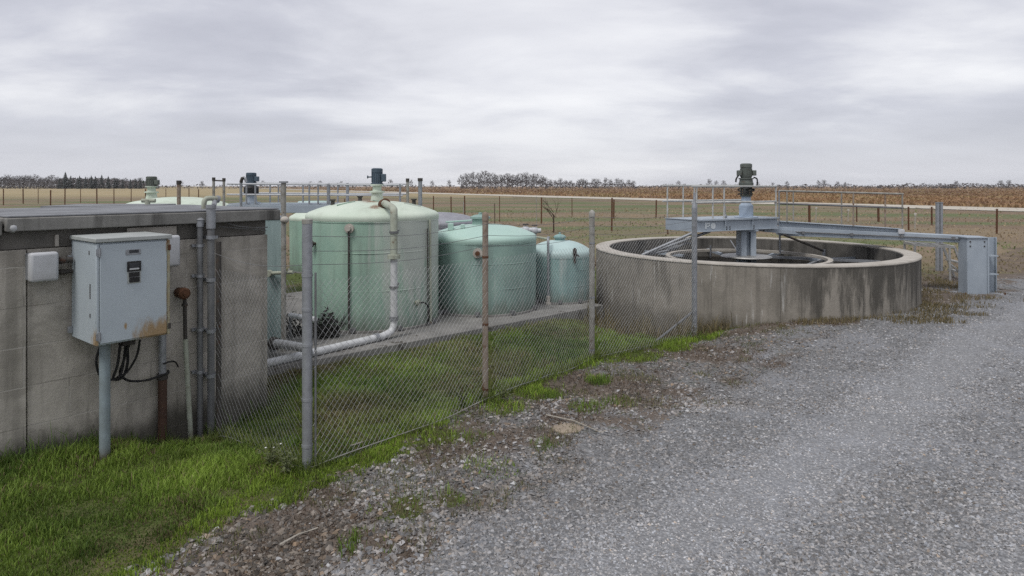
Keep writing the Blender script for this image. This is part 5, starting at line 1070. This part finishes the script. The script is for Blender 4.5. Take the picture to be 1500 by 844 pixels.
# low hazy woodland mass along the skyline
def woodland(name, spans, Y0, mat):
    n = 0; Vs, Fs = [], []
    for (pa, pb, hpx, cnt) in spans:
        px = pa + (pb - pa) * rng.random(cnt); Y = Y0 + rng.random(cnt) * 60; X = (px - CX) / F * Y; edge = np.minimum(1, np.minimum(px - pa, pb - px) / 8 + .25)
        hh = (hpx / F * Y + 1.7) * (.45 + .75 * fbm(px, px * 0, .09, 3, 7)) * edge; z = hh * rng.random(cnt); s = .35 + .5 * rng.random(cnt); P = np.zeros((cnt, 3, 3)); c = np.stack([X, Y, z + .1], 1)
        for k in range(3): P[:, k] = c + (rng.random((cnt, 3)) - .5) * np.stack([s * 2.4, s * 2.4, s * 2.2], 1)
        Vs.append(P.reshape(-1, 3)); Fs.append(np.arange(cnt * 3).reshape(-1, 3) + n); n += cnt * 3
    o = rawmesh(name, np.vstack(Vs), [np.vstack(Fs)], mat, None, False, 'stuff'); return o
woodland('far_woodland', [(-40, 100, 11, 5200), (85, 232, 12, 7500), (674, 802, 11, 2600), (800, 932, 6, 1800), (930, 1010, 3, 500), (1285, 1400, 4, 1200), (1380, 1520, 4, 1400), (1020, 1290, 2.5, 1600), (232, 670, 2.5, 1500)], 440, M_BARK)

# ------------------------------------------------------------------ air
hm = bpy.data.materials.new('haze_air'); hm.use_nodes = True; hm.node_tree.nodes.clear(); hg = G(hm.node_tree)
hv_ = hg.add('ShaderNodeVolumePrincipled'); hg.set(hv_.inputs['Color'], (.97, .98, 1.0)); hv_.inputs['Density'].default_value = .00013; hv_.inputs['Anisotropy'].default_value = .2
hg.l.new(hv_.outputs[0], hg.add('ShaderNodeOutputMaterial').inputs['Volume'])
tag(MB().box((0, 800, 6), (3300, 1900, 16)).build('haze', hm), kind='stuff')

# ------------------------------------------------------------------ sky, sun, camera
w = bpy.data.worlds.new('World'); SC.world = w; w.use_nodes = True; w.node_tree.nodes.clear(); g = G(w.node_tree)
SE, SR = math.radians(60), math.radians(215)
sky = g.add('ShaderNodeTexSky', {'sky_type': 'NISHITA', 'sun_disc': False, 'sun_elevation': SE, 'sun_rotation': SR})
dirv = g.coord('Generated'); sx, sy, sz = g.sep(dirv); zc = g.m('ADD', g.m('MAXIMUM', sz, 0.0), .17)
pv = g.add('ShaderNodeCombineXYZ', None, _0=g.m('DIVIDE', sx, zc), _1=g.m('DIVIDE', sy, zc), _2=0.0).outputs[0]
n1 = g.noise(g.vmul(pv, (.85, 1.15, 1)), 1.0, 7, .56, .25); n2 = g.noise(g.vmul(pv, (.30, .42, 1)), 1.0, 4, .5, .15)
cl = g.m('ADD', g.m('MULTIPLY', n1, .42), g.m('MULTIPLY', n2, .58))
ramp = g.add('ShaderNodeValToRGB'); cr = ramp.color_ramp; cr.elements[0].position = .39; cr.elements[0].color = (3.3, 3.35, 3.85, 1); cr.elements[1].position = .61; cr.elements[1].color = (7.1, 7.1, 7.25, 1); e = cr.elements.new(.5); e.color = (4.6, 4.65, 5.15, 1)
g.set(ramp.inputs[0], cl)
hz = g.step(sz, .16, .0); ccol = g.mix(g.m('MULTIPLY', hz, .75), ramp.outputs[0], (5.1, 5.2, 5.65))
dt = g.add('ShaderNodeVectorMath', {'operation': 'DOT_PRODUCT'}); g.set(dt.inputs[0], dirv); g.set(dt.inputs[1], Vector((.02, .98, .19)).normalized())
ccol = g.mix(g.m('MULTIPLY', g.step(g.m('ADD', dt.outputs['Value'], g.m('MULTIPLY', g.m('SUBTRACT', n1, .5), .12)), .93, 1.0), .45), ccol, (7.3, 7.3, 7.45))
final = g.mix(.93, sky.outputs[0], ccol)
bgd = g.add('ShaderNodeBackground'); g.set(bgd.inputs[0], final); bgd.inputs[1].default_value = .1
g.l.new(bgd.outputs[0], g.add('ShaderNodeOutputWorld').inputs[0])
sl = bpy.data.lights.new('sun', 'SUN'); sl.energy = 1.5; sl.angle = math.radians(20); sl.color = (1, .97, .93); so = bpy.data.objects.new('sun', sl); COL.objects.link(so)
sd = Vector((math.sin(SR) * math.cos(SE), math.cos(SR) * math.cos(SE), math.sin(SE))); so.rotation_euler = sd.to_track_quat('Z', 'Y').to_euler()
cam = bpy.data.cameras.new('camera'); cam.sensor_width = 36; cam.lens = F / 1500 * 36; cam.shift_y = -(422 - HY) / 1500; cam.clip_end = 9000; cam.clip_start = .05
co_ = bpy.data.objects.new('camera', cam); COL.objects.link(co_); co_.location = (0, 0, H); co_.rotation_euler = (math.radians(90), 0, 0); SC.camera = co_
SC.view_settings.view_transform = 'Standard'; SC.view_settings.look = 'None'; SC.view_settings.exposure = .46; SC.view_settings.gamma = 1
SC.render.engine = 'CYCLES'; SC.cycles.use_denoising = False
